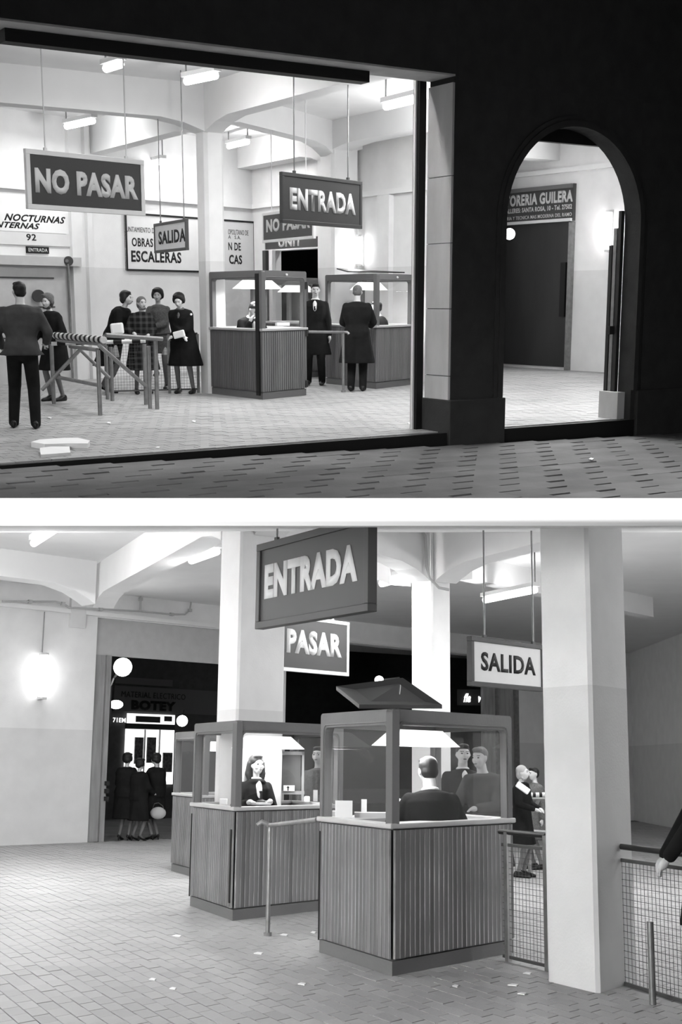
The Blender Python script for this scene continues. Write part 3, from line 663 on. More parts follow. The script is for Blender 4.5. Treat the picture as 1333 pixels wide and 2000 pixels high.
def person(lb, base, face, H=1.68, lean=0, pelvis=None, feet=((-.1,0,0),(.1,0,0)), hands=((-.24,.05,.78),(.24,.05,.78)), head_yaw=0, head_pitch=0,
           sex='m', coat=COATB, hem=.45, legs=None, hair=HAIRD, hairstyle='short', shirt=None, tie=False, vox=.014, vox_c=None, skirtw=.24, knees=None, heels=False,
           scarf=None, seat=False, extra=None, shoulder_w=1.0, loose=1.0, group=None, upper_only=False, elbow=None, twist=0):
    """face: level direction the body fronts to. all inner measures in a 1.7 m body, y forward, x right, z up"""
    k = H/1.7; f = V((face[0], face[1], 0)).normalized(); rz = math.atan2(f.y, f.x)-math.pi/2
    t = thing('person', lb, 'person', V((base[0], base[1], base[2] if len(base) > 2 else 0)), rz, group)
    S_ = Matrix.Scale(k, 4)
    pz = pelvis[2] if pelvis else .93; py = pelvis[1] if pelvis else 0; pel = V((0, py, pz))
    Lm = Matrix.Rotation(-math.radians(lean), 3, 'X'); Tw = Matrix.Rotation(math.radians(twist), 3, 'Z')
    def up_(x, y, z): return pel + Lm @ (Tw @ V((x, y, z)))
    sw = (.185 if sex == 'm' else .16)*shoulder_w
    chest = up_(0, .0, .30); neck0 = up_(0, -.01, .50); neck1 = up_(0, .012, .60)
    HM = Lm.copy(); HM = Matrix.Rotation(math.radians(head_yaw), 3, 'Z') @ Matrix.Rotation(-math.radians(lean*.35+head_pitch), 3, 'X')
    hc = neck1 + HM @ V((0, .02, .072))
    def hp(x, y, z): return hc + HM @ V((x, y, z))
    sh = [up_(-sw, 0, .455), up_(sw, 0, .455)]; hipj = [pel+V((-.09, 0, -.02)), pel+V((.09, 0, -.02))]
    body = MB(); lg = MB(); cb = MB(); R4 = HM
    # head: skull, face, jaw, nose, ears, neck
    body.ball(hp(0, -.012, .022), (.073, .090, .085), R4); body.ball(hp(0, .028, -.012), (.060, .062, .080), R4); body.ball(hp(0, .040, -.062), (.042, .040, .038), R4)
    body.cap(hp(0, .088, .012), hp(0, .106, -.022), .009, .014, 8); body.ball(hp(0, .088, .030), (.046, .016, .012), R4)
    body.ball(hp(0, .090, -.056), (.022, .012, .011), R4)
    for s in (-1, 1):
        body.ball(hp(s*.076, -.005, -.008), (.010, .018, .030), R4, 8, 6); body.ball(hp(s*.036, .068, -.022), (.024, .022, .020), R4, 8, 6)
    body.cap(neck0-V((0,0,.03)), neck1+HM @ V((0,.0,.01)), .058 if sex == 'm' else .047, .052 if sex == 'm' else .043)
    # trunk
    def ringe(c, rx, ry, n=14, M3=Lm): return [c + M3 @ (Tw @ V((rx*math.cos(2*math.pi*i/n), ry*math.sin(2*math.pi*i/n), 0))) for i in range(n)]
    tor = [(0,-.08,.14,.11), (0,.02,.155,.115), (0,.14,.13,.10), (0,.28,sw*.88,.115), (0,.40,sw*.92,.11), (0,.47,sw*.72,.08), (0,.51,.07,.06)]
    body.loft([ringe(up_(0, 0, z), rx, ry) for _, z, rx, ry in tor])
    g = 1.18*loose
    cb.loft([ringe(up_(0, 0, z+(.012 if z > .3 else 0)), rx*g+.012, ry*g+.016) for _, z, rx, ry in tor[:-1]]+[ringe(up_(0,0,.515), .078, .07)])
    eh = elbow or (V((-.5,-.6,-.8)), V((.5,-.6,-.8)))
    hand_pos = []
    for i, s in enumerate((-1, 1)):
        hT = V(hands[i]); el, wr = ik(sh[i], hT, .285, .255, V(eh[i])); hand_pos.append((el, wr))
        body.cap(sh[i]+V((-s*.01,0,-.012)), el, .046, .040); body.cap(el, wr, .038, .026)
        cb.cap(sh[i]+V((-s*.015,0,-.02)), el, .060*loose, .056*loose); cb.cap(el, wr+(el-wr).normalized()*.02, .056*loose, .046*loose)
        d = (wr-el).normalized(); sd = d.cross(UP).normalized() if abs(d.z) < .9 else V((0,1,0)) ; nn_ = sd.cross(d).normalized()
        pm = wr+d*.045; body.ball(pm, .032, nu=8, nv=6); body.cap(wr, pm+d*.02, .024, .028, 8)
        for j in range(4):
            o_ = sd*(j-1.5)*.017; ln = (.062, .072, .068, .052)[j]; b0 = wr+d*.07+o_; b1 = b0+d*ln*.55-nn_*.006; b2 = b1+d*ln*.4-nn_*.022
            body.cap(b0, b1, .0085, .008, 6); body.cap(b1, b2, .008, .007, 6)
        b0 = wr+d*.02-sd*s*.02; b1 = b0+d*.03-sd*s*.03; body.cap(b0, b1, .012, .010, 6); body.cap(b1, b1+d*.028-sd*s*.004, .010, .008, 6)
    # legs
    ft = []
    for i, s in enumerate((-1, 1)):
        an = V(feet[i])+V((0, -.03, .085 if not heels else .12)); hint = V((0, 1, .1)) if not knees else V(knees[i])
        kn, an = ik(hipj[i], an, .44, .42, hint); ft.append(an)
        body.cap(hipj[i], kn, .078, .052); body.cap(kn, an, .052, .034)
        ca = kn.lerp(an, .3)+V((0,-.012,0)); body.ball(ca, (.046,.05,.10))
        body.cap(an, V(feet[i])+V((0,.07,.035)), .03, .025)
        if legs: lg.cap(hipj[i], kn, .096, .078); lg.cap(kn, an+V((0,0,-.02)), .076, .062)
    if legs: lg.ball(pel+V((0,0,-.02)), (.165,.13,.12))
    b = remesh(body, 'body', SKIN, t, S_, vox)
    if sex == 'f' and not seat:
        me = b.data; me.materials.append(STOCK); zz = .60*k
        for p in me.polygons: p.material_index = 1 if p.center.z < zz else 0
    vc = vox_c or vox
    if legs: remesh(lg, 'trousers', legs, t, S_, vc)
    # coat skirt down to the hem
    if hem is not None:
        if seat:
            for i in (0, 1):
                kn, _ = ik(hipj[i], V(feet[i])+V((0,-.03,.085)), .44, .42, V((0,1,.1))); cb.cap(hipj[i], kn, .12, .10)
        else:
            mid = (V(feet[0])+V(feet[1]))/2; rr = []
            for q in (0, .35, .7, 1.0):
                c = pel.lerp(V((mid.x, mid.y, hem)), q); sp = abs(feet[1][0]-feet[0][0])*.25*q
                rr.append([c + V(((.19*loose+(skirtw-.19*loose)*q+sp)*math.cos(2*math.pi*i/16)*(1+.05*q*math.sin(i*2.5)), (.15+(skirtw-.19)*q)*math.sin(2*math.pi*i/16)*(1+.05*q*math.cos(i*3.1)), 0)) for i in range(16)])
            cb.loft(rr[::-1])
    if sex == 'm' and hem is not None: cb.ball(up_(0, .04, .49), (.10, .09, .035), Lm)
    if sex == 'f': cb.ball(up_(0, .03, .49), (.115, .10, .04), Lm)
    remesh(cb, 'coat', coat, t, S_, vc)
    if shirt:
        sm = MB(); sm.ball(up_(0, .095, .40), (.042, .072, .11), Lm); sm.ball(up_(0, .0, .52), (.074, .07, .028), Lm)
        sm2 = MB(); sm2.v = [S_ @ v for v in sm.v]; sm2.f = sm.f
        for v in sm2.v: pass
        me = bpy.data.meshes.new('shirt'); me.from_pydata(sm2.v, [], sm2.f); o = bpy.data.objects.new('shirt', me); COL.objects.link(o); o.parent = t; me.materials.append(shirt)
        if tie:
            tm = MB().tube([up_(0, .125, .48), up_(0, .15, .40), up_(0, .15, .34)], [.014, .02, .016], 6); me = bpy.data.meshes.new('tie'); me.from_pydata([S_ @ v for v in tm.v], [], tm.f)
            o = bpy.data.objects.new('tie', me); COL.objects.link(o); o.parent = t; me.materials.append(COATB)
    # shoes
    def small(name, mb, m, smooth=True):
        me = bpy.data.meshes.new(name); me.from_pydata([S_ @ v for v in mb.v], [], mb.f); o = bpy.data.objects.new(name, me); COL.objects.link(o); o.parent = t; me.materials.append(m)
        if smooth: me.polygons.foreach_set('use_smooth', [True]*len(me.polygons))
        return o
    if not upper_only:
        for i in (0, 1):
            F0 = V(feet[i]); sm = MB()
            def rg(y, w_, h0, h1): return [F0+V((w_*math.cos(a), y, h0+(h1-h0)*(math.sin(a)+1)/2)) for a in [2*math.pi*j/10 for j in range(10)]]
            if heels:
                sm.loft([rg(-.085,.012,.06,.10), rg(-.07,.030,.058,.115), rg(0,.032,.035,.07), rg(.08,.040,.0,.055), rg(.13,.034,.0,.045), rg(.165,.010,.002,.025)])
                sm.tube([F0+V((0,-.065,.07)), F0+V((0,-.07,.0))], [.018,.009], 8)
            else:
                sm.loft([rg(-.105,.02,.0,.07), rg(-.085,.038,.0,.10), rg(-.02,.042,.0,.115), rg(.05,.046,.0,.075), rg(.12,.048,.0,.06), rg(.165,.035,.0,.045), rg(.18,.012,.004,.03)])
            small('shoe', sm, SHOE)
    # hair and face details
    hm = MB()
    if hairstyle == 'short':
        hm.ball(hp(0, -.024, .038), (.080, .088, .080), R4); hm.ball(hp(0, -.045, -.01), (.074, .06, .065), R4)
        hm.ball(hp(0, .04, .088), (.062, .045, .028), R4)
    elif hairstyle == 'bouffant':
        hm.ball(hp(0, -.03, .055), (.104, .100, .088), R4)
        for s in (-1, 1): hm.ball(hp(s*.080, -.02, .012), (.030, .050, .066), R4)
        hm.ball(hp(0, -.065, -.01), (.088, .06, .075), R4); hm.ball(hp(.02, .040, .096), (.066, .040, .028), R4)
    elif hairstyle == 'long':
        hm.ball(hp(0, -.02, .045), (.090, .092, .080), R4); hm.ball(hp(0, .045, .095), (.060, .035, .025), R4)
        for s in (-1, 1):
            hm.cap(hp(s*.078, -.02, .02), hp(s*.088, -.03, -.09), .032, .036); hm.cap(hp(s*.088, -.03, -.09), hp(s*.080, -.01, -.17), .040, .022)
        hm.cap(hp(0, -.06, 0), hp(0, -.06, -.15), .07, .06)
    elif hairstyle == 'bald':
        for s in (-1, 1): hm.ball(hp(s*.066, -.03, .0), (.020, .060, .045), R4)
        hm.ball(hp(0, -.075, -.0), (.066, .030, .05), R4)
    if hm.v: remesh(hm, 'hair', hair, t, S_, max(vox*.8, .009), 1)
    if scarf:
        hm = MB(); hm.ball(hp(0, -.026, .034), (.088, .096, .088), R4); hm.ball(hp(0, -.05, -.03), (.080, .065, .085), R4); hm.cap(hp(-.05, .02, -.095), hp(.05, .02, -.095), .026)
        remesh(hm, 'headscarf', scarf, t, S_, max(vox*.8, .009), 1)
    for s in (-1, 1):
        small('eye', MB().ball(hp(s*.030, .0855, .010), (.013, .007, .0065), R4, 8, 5), HAIRD)
        small('eyebrow', MB().cap(hp(s*.014, .094, .031), hp(s*.046, .080, .030), .0045, .003, 6), HAIRD)
    small('mouth', MB().ball(hp(0, .0985, -.050), (.021, .006, .0065), R4, 8, 5), mat('lips', .10, .5))
    return t, k, hand_pos, hp
# ================================================================ signs hanging in the upper hall
def hang_sign(lb, text, uL, uR, vts, vbs, Y, vp, face, letters, frame, rods, trow, fw=.05, th=.05, zrod=ZC, clip=False, tu=None, bold=.03, side_pale=None):
    """board hung on two rods; vts/vbs = rows of its top/bottom at the left and right edge, Y depth of the left edge"""
    pl = at_y(uL, (vts[0]+vbs[0])/2, Y); d = vdir(vp); 
    if vp < CX: d = -d
    pr = on_wall(uR, (vts[1]+vbs[1])/2, pl, d)
    r = V((pr.x-pl.x, pr.y-pl.y, 0)); wd = r.length; r.normalize(); n = V((r.y, -r.x, 0))
    zt = (z_at(pl, vts[0])+z_at(pr, vts[1]))/2; zb = (z_at(pl, vbs[0])+z_at(pr, vbs[1]))/2
    c = (pl+pr)/2; c.z = (zt+zb)/2; h = (zt-zb)/2
    t = thing('hanging_sign', lb, 'sign', V((c.x, c.y, zb)))
    obj('panel', MB().box(c, r*(wd/2-fw*.5), n*th*.3, UP*(h-fw*.5)), face, t, clip=clip)
    for s in (-1, 1):
        obj('frame_rail', MB().box(c+UP*s*(h-fw/2), r*wd/2, n*th/2, UP*fw/2), frame, t, clip=clip, bevel=.004)
        obj('frame_stile', MB().box(c+r*s*(wd/2-fw/2), r*fw/2, n*(th/2-.001), UP*(h-fw)), frame, t, clip=clip, bevel=.004)
    for u in rods:
        q = on_wall(u, vts[0], pl, r); b = V((q.x, q.y, zt)); 
        obj('rod', MB().tube([b, V((q.x, q.y, zrod))], .009, 6), WHITEP if frame is WHITEP else PIPE, t, clip=clip); obj('rod_eye', MB().box(b+UP*.01, r*.02, n*.012, UP*.02), frame, t, clip=clip)
    if tu is None: tu = (uL+(uR-uL)*.08, uR-(uR-uL)*.08)
    a0 = on_wall(tu[0], trow[0], pl, r); a1 = on_wall(tu[1], trow[0], pl, r)
    mid = (a0+a1)/2; lw = (V((a1.x,a1.y,0))-V((a0.x,a0.y,0))).length
    um = (tu[0]+tu[1])/2; f = (um-uL)/(uR-uL)
    zt2 = z_at(mid, trow[0]); zb2 = z_at(mid, trow[1]); cc = V((mid.x, mid.y, (zt2+zb2)/2))+n*th*.3
    words_mesh(text, cc, r, UP, lw, zt2-zb2, letters, t, bold=bold)
    return t
hang_sign('big dark sign reading NO PASAR in a white frame at the left of the hall', 'NO PASAR', 50, 281, (286, 317), (408, 422), 14.2, 2900, SIGNG, LETW, WHITEP, (88, 246), (336, 384), fw=.055, tu=(66, 267), bold=.055)
hang_sign('dark framed sign reading ENTRADA hanging above the ticket booths of the hall', 'ENTRADA', 549, 705.5, (336.5, 353.5), (437, 446), 15.2, 2500, SIGNG, LETW, SIGNG, (575, 680), (373, 415), fw=.045, tu=(564, 693), bold=.055)
hang_sign('smaller dark sign reading NO PASAR partly hidden behind the ENTRADA sign', 'NO PASAR', 514.5, 615, (406.5, 414), (475, 465.5), 21.5, -690, SIGNG, LETW, WHITEP, (531, 598), (424, 450), fw=.045, tu=(522, 608), bold=.05)
hang_sign('white sign reading SALIDA with dark frame hanging left of the column', 'SALIDA', 303.5, 366, (437.5, 427), (496, 487), 19.4, -560, WHITEP, LETB, SIGNG, (314, 360), (449, 475), fw=.04, tu=(311.5, 364.5), bold=.03)
# ================================================================ ticket booths
G1 = 'ticket booths in the upper hall'
def pts3(c, l, r): return at(*c), at(*l), at(*r)
b1 = booth('ticket booth nearest the column, a man with bent head seated inside', *pts3((514, 781), (413, 769), (600, 772)), 1.03, 1.86, G1, slats=False, lights=30)
b2 = booth('ticket booth behind the man in the long coat, roof hatch ajar', *pts3((735, 760), (636, 749), (806, 751.5)), 1.03, 1.86, G1, slats=False, lights=30)
c3 = at(598, 738); b3 = booth('third ticket booth, mostly hidden behind the young man facing the street', c3, c3+(b1[1][3]-b1[1][0]), c3+(b1[1][1]-b1[1][0])*.8, 1.03, 1.84, G1, slats=False, lights=15)
t, P, ins = b1
e = (P[1]-P[0]).normalized(); nl = (P[3]-P[0]).normalized()
obj('door_gap', MB().box(P[0]+nl*.10*1.0-e*.0+UP*.94+V((-.012,-.02,0)), nl*.045, e*.012, UP*.88), BLACK, t)
for z in (.18, .95, 1.66): hinge(t, P[1]+V((.0,-.02,0)), z)
hinge(b2[0], P[1]*0+b2[1][1]+V((0,-.02,0)), .3); hinge(b2[0], b2[1][1]+V((0,-.02,0)), 1.66); hinge(b2[0], b2[1][1]+V((0,-.02,0)), .95)
for (tt, PP) in ((b1[0], b1[1]), (b2[0], b2[1])):
    q = PP[0].lerp(PP[1], .55)+V((0,-.03,0)); obj('bulb_stud', MB().ball(V((q.x,q.y,1.81)), .02, nu=8, nv=6), LETW, tt)
P = b2[1]; q = [P[0].lerp(P[3], .25), P[1].lerp(P[0], .12), P[2]+V((.0,0,0)), P[3]]
tag(obj('roof_hatch', MB().add([P[0]*.45+P[3]*.55+UP*1.90, P[1]*.75+P[0]*.25+UP*1.885, P[2]*.6+P[1]*.4+UP*1.93, P[3]*.7+P[2]*.3+UP*1.97, P[0]*.45+P[3]*.55+UP*1.92, P[1]*.75+P[0]*.25+UP*1.905, P[2]*.6+P[1]*.4+UP*1.95, P[3]*.7+P[2]*.3+UP*1.99], [(3,2,1,0),(4,5,6,7),(0,1,5,4),(1,2,6,5),(2,3,7,6),(3,0,4,7)]), DARKM), 'thin dark roof hatch lying on the right-hand ticket booth', 'hatch')
for (u, v, nm, lb, ct, sz) in ((552, 633, 'paper_stack', 'white papers on the counter of the booth nearest the column', 'papers', (.10,.07,.025)),):
    q = at(u, v, 1.06); tag(obj(nm, MB().box(q+UP*.0, V((sz[0],.02,0)), V((-.02,sz[1],0)), UP*sz[2]), PAPER), lb, ct)
# ---- handrails between booths
def rail(lb, top_pts, posts, r=.022, pipe=PIPE, nm='handrail', cat='rail', clip=False):
    t = thing(nm, lb, cat, V((posts[0].x, posts[0].y, 0)))
    obj('top_rail', MB().tube(top_pts, r, 10), pipe, t, smooth=True)
    for p in posts: obj('post', MB().tube([V((p.x,p.y,0)), V((p.x,p.y,p.z))], r*.95, 10), pipe, t, smooth=True); obj('base_collar', MB().tube([V((p.x,p.y,0)), V((p.x,p.y,.03))], r*1.7, 10), pipe, t)
    return t
pb = at(671, 766); zr = z_at(pb, 649); pb.z = zr
Pq = b1[1]; st_ = Pq[1]+V((0.02,.1,0)); st_.z = zr+.02
rail('grey handrail on one post between the two ticket booths', [st_, pb+V((0,0,.0)), pb+V((.06,-.02,0)), pb+V((.09,-.03,-.03))], [pb])
# ---- mesh railing the women lean on
def mesh_fence(lb, p, q, ztop, zm0, zm1, rail_m=DARKM, r=.02, step=.045, posts=(0, 1), extend=(0,0), grp=None):
    t = thing('mesh_railing', lb, 'railing', V((p.x, p.y, 0)), 0, grp); d = (q-p); L = d.length; d.normalize()
    obj('top_rail', MB().tube([p-d*extend[0]+UP*ztop, q+d*extend[1]+UP*ztop], r, 10), rail_m, t, smooth=True)
    for z in (zm0, zm1): obj('frame_bar', MB().box((p+q)/2+UP*z, d*L/2, V((-d.y,d.x,0))*.008, UP*.012), WIRE, t)
    for f in posts: 
        c = p.lerp(q, f); obj('post', MB().box(c+UP*(ztop/2), d*.02, V((-d.y,d.x,0))*.02, UP*ztop/2), PIPE, t)
    m = MB(); n = int(L/step)
    for i in range(1, n): m.tube([p+d*(L*i/n)+UP*zm0, p+d*(L*i/n)+UP*zm1], .0022, 4, cap=False)
    n = int((zm1-zm0)/step)
    for i in range(1, n): z = zm0+(zm1-zm0)*i/n; m.tube([p+UP*z, q+UP*z], .0022, 4, cap=False)
    o = obj('wire_mesh', m, WIRE, t); o['kind'] = 'stuff'
    return t
fa, fb = at(209, 772), at(388, 767)
mesh_fence('wire mesh railing with a dark top bar that the four women lean on', fa, fb, z_at(fb, 652), .06, z_at(fb, 664)-.0, posts=(0, .68, 1), grp=None)
# ---- pipe barrier with striped rollers
br = thing('pipe_barrier', 'trestle barrier of grey pipes with black and white striped top rollers at the left', 'barrier', at(196, 811))
def pv(u, v, Y): return at_y(u, v, Y)
p1, p2, p3, p4 = at(196, 811), at(105.5, 789), at(307.4, 799.5), at(285.5, 790.5)
zt_ = lambda p, v: z_at(p, v)
def post(p, v, r=.028): obj('leg', MB().tube([V((p.x,p.y,0)), V((p.x,p.y,z_at(p, v)))], r, 10), PIPE, br, smooth=True)
for (u, vb, vt) in ((196, 811, 684), (105.5, 789, 672), (307.4, 799.5, 664), (293.6, 798, 676), (285.5, 790.5, 672), (210.5, 780, 675), (220, 783, 678)): post(at(u, vb), vt, .028 if u not in (210.5,) else .026)
def strut(u0, v0, y0, u1, v1, y1, r=.026, nm='strut', m=PIPE): obj(nm, MB().tube([pv(u0,v0,y0), pv(u1,v1,y1)], r, 10), m, br, smooth=True)
Y1, Y2, Y3, Y4 = p1.y, p2.y, p3.y, p4.y
strut(164, 675, Y2-.2, 81.5, 762, Y2-.3); strut(158, 684, Y2, 213.5, 738, Y2+.3); strut(194, 675, Y1, 285.5, 754.5, Y4)
strut(111.5, 736.5, Y2, 196, 753, Y1+.05, nm='cross_bar'); strut(137, 676.5, Y2-.1, 190, 683.5, Y1, nm='cross_bar'); strut(206, 654.5, Y1+.3, 317, 662, Y3, .03, nm='upper_pipe')
def striped(u0, v0, y0, u1, v1, y1, n, r, nm):
    a, b = pv(u0, v0, y0), pv(u1, v1, y1); rb = obj(nm, MB().tube([a, b], r, 12), WHITEP, br, smooth=True); d = (b-a)
    sk = V((.35,.1,.0))*r*1.5
    for i in range(n):
        f = (i+.3)/n; c = a.lerp(b, f); c2_ = a.lerp(b, f+.45/n)
        obj('black_stripe', MB().tube([c, c2_], r*1.04, 12), BLACK, rb)
striped(108, 655, Y2-.1, 203, 664, Y1+.1, 11, .045, 'striped_roller'); striped(101, 671.5, Y2-.15, 284, 666, Y4, 5, .028, 'striped_rail')
q1, q2 = pv(112, 664, Y2-.1), pv(203, 672, Y1+.1); obj('roller_tray', MB().tube([q1, q2], .03, 6), PIPE, br)
# ---- papers on the floor
def sheet(lb, pts, m=PAPER, nm='paper_sheets', z=.01, th=.02, cat='paper', floorz=0):
    q = [at(u, v, floorz) for u, v in pts]; n = len(q)
    return tag(obj(nm, MB().prism([p[:2] for p in q], floorz+.002, [floorz+th*(.6+.8*random.random()) for _ in q]), m), lb, cat)
sheet('large crumpled white newspaper lying near the step at the left', [(61, 874), (78, 866), (128, 861.5), (152, 862), (176, 872), (172, 876), (130, 877), (88, 879)], th=.05)
sheet('smaller folded white paper just in front of the newspaper', [(78, 882), (100, 880), (136, 877), (138, 889), (80, 895)], th=.035)
for (u, v, lb) in ((212, 827, 'small white litter scrap on the hall floor below the barrier'), (96, 817, 'flat white scrap beside the shoes of the man at the left edge'), (308, 875, 'small scrap near the step, right of the newspaper'), (378, 824, 'scrap on the open floor below the booth corner'), (800, 828, 'scrap at the foot of the shutter guide post')):
    sheet(lb, [(u-4, v), (u, v-2), (u+5, v-1), (u+3, v+1.5)], nm='paper_scrap', th=.008, cat='litter')
for (u, v, lb) in ((693, 886, 'dark scrap on the street paving below the hall step'), (905, 895, 'small scrap on the paving before the pier'), (1155, 898, 'pale scrap on the paving below the arch'), (925, 897, 'dark leaf on the paving before the pier')):
    sheet(lb, [(u-5, v), (u, v-2), (u+6, v-1), (u+3, v+2)], nm='street_scrap', th=.01, cat='litter', floorz=-.13, m=PAPER if 'pale' in lb else HAIRG)
# ================================================================ people of the upper hall
def toward(p, q): return (q[0]-p[0], q[1]-p[1])
g = at(50, 836); person('man seen from behind at the left edge in a dark work jacket and trousers', (g.x, g.y), (-.15, 1), H=1.64, feet=((-.14,.1,0),(.13,-.06,0)), hands=((-.25,.25,.95),(.27,.22,1.0)), coat=JACK, hem=.86, skirtw=.20, legs=COATB, hairstyle='short', vox=.013, lean=6, head_yaw=25, shoulder_w=1.1, loose=1.08)
g = at(112, 783); person('old woman in a headscarf and dark coat looking left, behind the barrier', (g.x, g.y), (-.5, -.85), H=1.52, sex='f', feet=((-.1,0,0),(.12,.05,0)), hands=((-.18,.28,1.0),(.2,.26,.98)), coat=COATB, hem=.50, skirtw=.25, hairstyle='bouffant', hair=HAIRG, scarf=COATG, lean=10, head_yaw=10, loose=1.15)
t_, k_, hp_, _ = person('woman in a black coat leaning on the railing, leftmost of the four women', ((at(224, 768).x), at(224,768).y+.1), (.95, -.35), H=1.61, sex='f', feet=((-.05,-.25,0),(.12,-.05,0)), hands=((-.02,.42,1.02),(.10,.44,1.02)), coat=COATB, hem=.45, skirtw=.24, hairstyle='bouffant', lean=24, heels=True, loose=1.15, head_pitch=-10)
g = at(280, 769); person('woman in a plaid coat and tight headscarf, second of the four women', (g.x, g.y+.02), (.25, -.95), H=1.49, sex='f', feet=((-.12,0,0),(.12,.02,0)), hands=((-.1,.30,1.05),(.18,.30,1.08)), coat=PLAID, hem=.42, skirtw=.25, hairstyle=None, scarf=HAIRG, lean=8, loose=1.15, head_yaw=18, vox=.013)
g = at(312, 762); person('woman in a mid grey coat with hands folded, one foot raised', (g.x, g.y+.15), (.0, -1), H=1.61, sex='f', feet=((-.1,0,0),(.08,-.1,.22)), hands=((.06,.32,1.08),(.16,.30,1.04)), coat=COATM, hem=.62, skirtw=.21, hairstyle='bouffant', lean=6, loose=1.05, vox=.013)
g = at(361, 768); person('woman in a dark belted coat leaning forward with a white brooch, beside the column', (g.x, g.y), (-.15, -1), H=1.56, sex='f', feet=((-.16,0.05,0),(.10,.02,0)), hands=((.08,.34,.98),(-.10,.36,.98)), coat=COATB, hem=.47, skirtw=.25, hairstyle='bouffant', lean=18, loose=1.2, head_pitch=12, shirt=HAIRG, vox=.013)
q = at_y(373.5, 614, at(352,768).y-.24); tag(obj('brooch', MB().ball(q, .018, nu=8, nv=6), PAPER), 'round white brooch on the dark coat of the woman beside the column', 'brooch')
Yf = fa.y-.03
def soft_box(lb, nm, u0, v0, u1, v1, Y, th, cat, m=PAPER, tilt=0):
    a, b = at_y(u0, v1, Y), at_y(u1, v0, Y); c = (a+b)/2; wv, hv = abs(b.x-a.x)/2, abs(b.z-a.z)/2; Rm = Matrix.Rotation(math.radians(tilt), 3, 'Y')
    return tag(obj(nm, MB().box(c, Rm @ V((wv,0,0)), V((0,th,0)), Rm @ V((0,0,hv))), m, bevel=min(wv,hv)*.3), lb, cat)
soft_box('white folded parcel on the railing before the leftmost woman', 'parcel', 217, 631, 241, 653, Yf, .05, 'parcel', tilt=-6)
soft_box('small white roll of paper held over the railing by the woman beside the column', 'paper_roll', 339, 646, 361, 660, Yf-.06, .04, 'paper', tilt=-14)
g = at(617, 752); person('young man in a dark overcoat and tie standing between the booths facing the street', (g.x, g.y), (-.05, -1), H=1.70, feet=((-.11,0,0),(.13,.03,0)), hands=((-.25,.05,.80),(.25,.06,.80)), coat=COATB, hem=.52, skirtw=.22, legs=COATB, hairstyle='short', shirt=SHIRT, tie=True, head_yaw=8, vox=.013)
g = at(697, 764); person('man in a long dark overcoat seen from behind at the right-hand booth', (g.x, g.y), (.10, 1), H=1.67, feet=((-.09,0,0),(.10,.05,0)), hands=((-.16,.36,1.05),(.20,.36,1.05)), coat=COATB, hem=.46, skirtw=.25, legs=COATB, hairstyle='short', hair=HAIRG, lean=7, shoulder_w=1.03, loose=1.12, vox=.013, head_pitch=10)
def seated(lb, p, face, zhead, coat, H=1.66, **k):
    """seated on a high stool; zhead = height of the head top"""
    s = H/1.7; pel = zhead/s-.785
    t, kk, hpz, hp = person(lb, (p[0], p[1]), face, H=H, pelvis=(0,0,pel), feet=((-.1,.28,max(pel-.80,.0)),(.1,.28,max(pel-.80,.0))), coat=coat, hem=.5, seat=True, **k)
    st = thing('stool', 'wooden stool under the '+' '.join(lb.split(',')[0].split()[:12]), 'stool', V((p[0], p[1], 0)))
    zs = (pel-.135)*kk
    obj('seat', MB().tube([V((p[0],p[1],zs-.04)), V((p[0],p[1],zs))], .16, 14), INNER, st)
    for a in range(4):
        c, s2 = math.cos(a*math.pi/2+.78), math.sin(a*math.pi/2+.78); obj('leg', MB().tube([V((p[0]+.11*c,p[1]+.11*s2,zs-.03)), V((p[0]+.16*c,p[1]+.16*s2,0))], .016, 6), INNER, st)
    return t, kk, hpz, hp
q = at_y(478, 600, b1[0].matrix_basis.translation.y); seated('clerk with thinning hair bent over inside the booth nearest the column', (q.x, q.y), (.55, -.8), 1.48, COATB, hands=((-.12,.34,1.14),(.12,.36,1.14)), lean=22, head_pitch=28, hairstyle='short', shirt=SHIRT, legs=COATB, vox=.015)
q = at_y(748, 600, b2[0].matrix_basis.translation.y+.1); seated('clerk with white collar seated inside the right-hand booth', (q.x, q.y), (-.9, .3), 1.43, COATB, hands=((-.12,.34,1.14),(.12,.36,1.14)), lean=8, hairstyle='short', shirt=SHIRT, legs=COATB, vox=.015)
# ================================================================ LOWER PLACE: the same kind of hall seen from inside
CUR = P2
A2, B2 = vdir(-543), vdir(2725)
ZC2, ZB2 = 4.62, 4.10
WL = at(178, 1645, 0); Bw = vdir(3300); NW = V((Bw.y, -Bw.x, 0))       # street side wall, NW points into the hall
def sw(u): return along(WL, Bw, u)
def wbox(u0, u1, t0, t1, za, zb):
    a, b = sw(u0), sw(u1); q = [WL+Bw*a+NW*-t0, WL+Bw*b+NW*-t0, WL+Bw*b+NW*-t1, WL+Bw*a+NW*-t1]; return MB().prism([x[:2] for x in q], za, zb)
zlin = z_at(WL+Bw*sw(200), 1208); ztr = z_at(WL+Bw*sw(215), 1280)
ub = (400, 560)
def z_on(u, v): q = WL+Bw*sw(u); return z_at(q, v)
og = lambda u: (lambda q: (q.x, q.y, 0))(WL+Bw*sw(u))
structure('wall_street_left', wbox(-350, 178, 0, .35, 0, 5), PLASTER, origin=og(178), clip=True)
structure('wall_street_mid', wbox(478, 556, 0, .35, 0, 5), PLASTER, origin=og(500), clip=True)
structure('wall_street_lintel', wbox(178, 1700, 0, .36, zlin, 5), PLASTER, origin=og(600), clip=True)
structure('wall_street_right', wbox(1016, 1700, 0, .35, 0, zlin), PLASTER, origin=og(1016), clip=True)
lp = thing('door_surround', 'grey boarded surround and transom of the doorway to the street at the left', 'surround', WL+Bw*.5)
obj('transom_panel', wbox(178, 480, .14, .2, ztr, zlin+.1), mat('transom_paint', .50, .7, var=.06), lp)
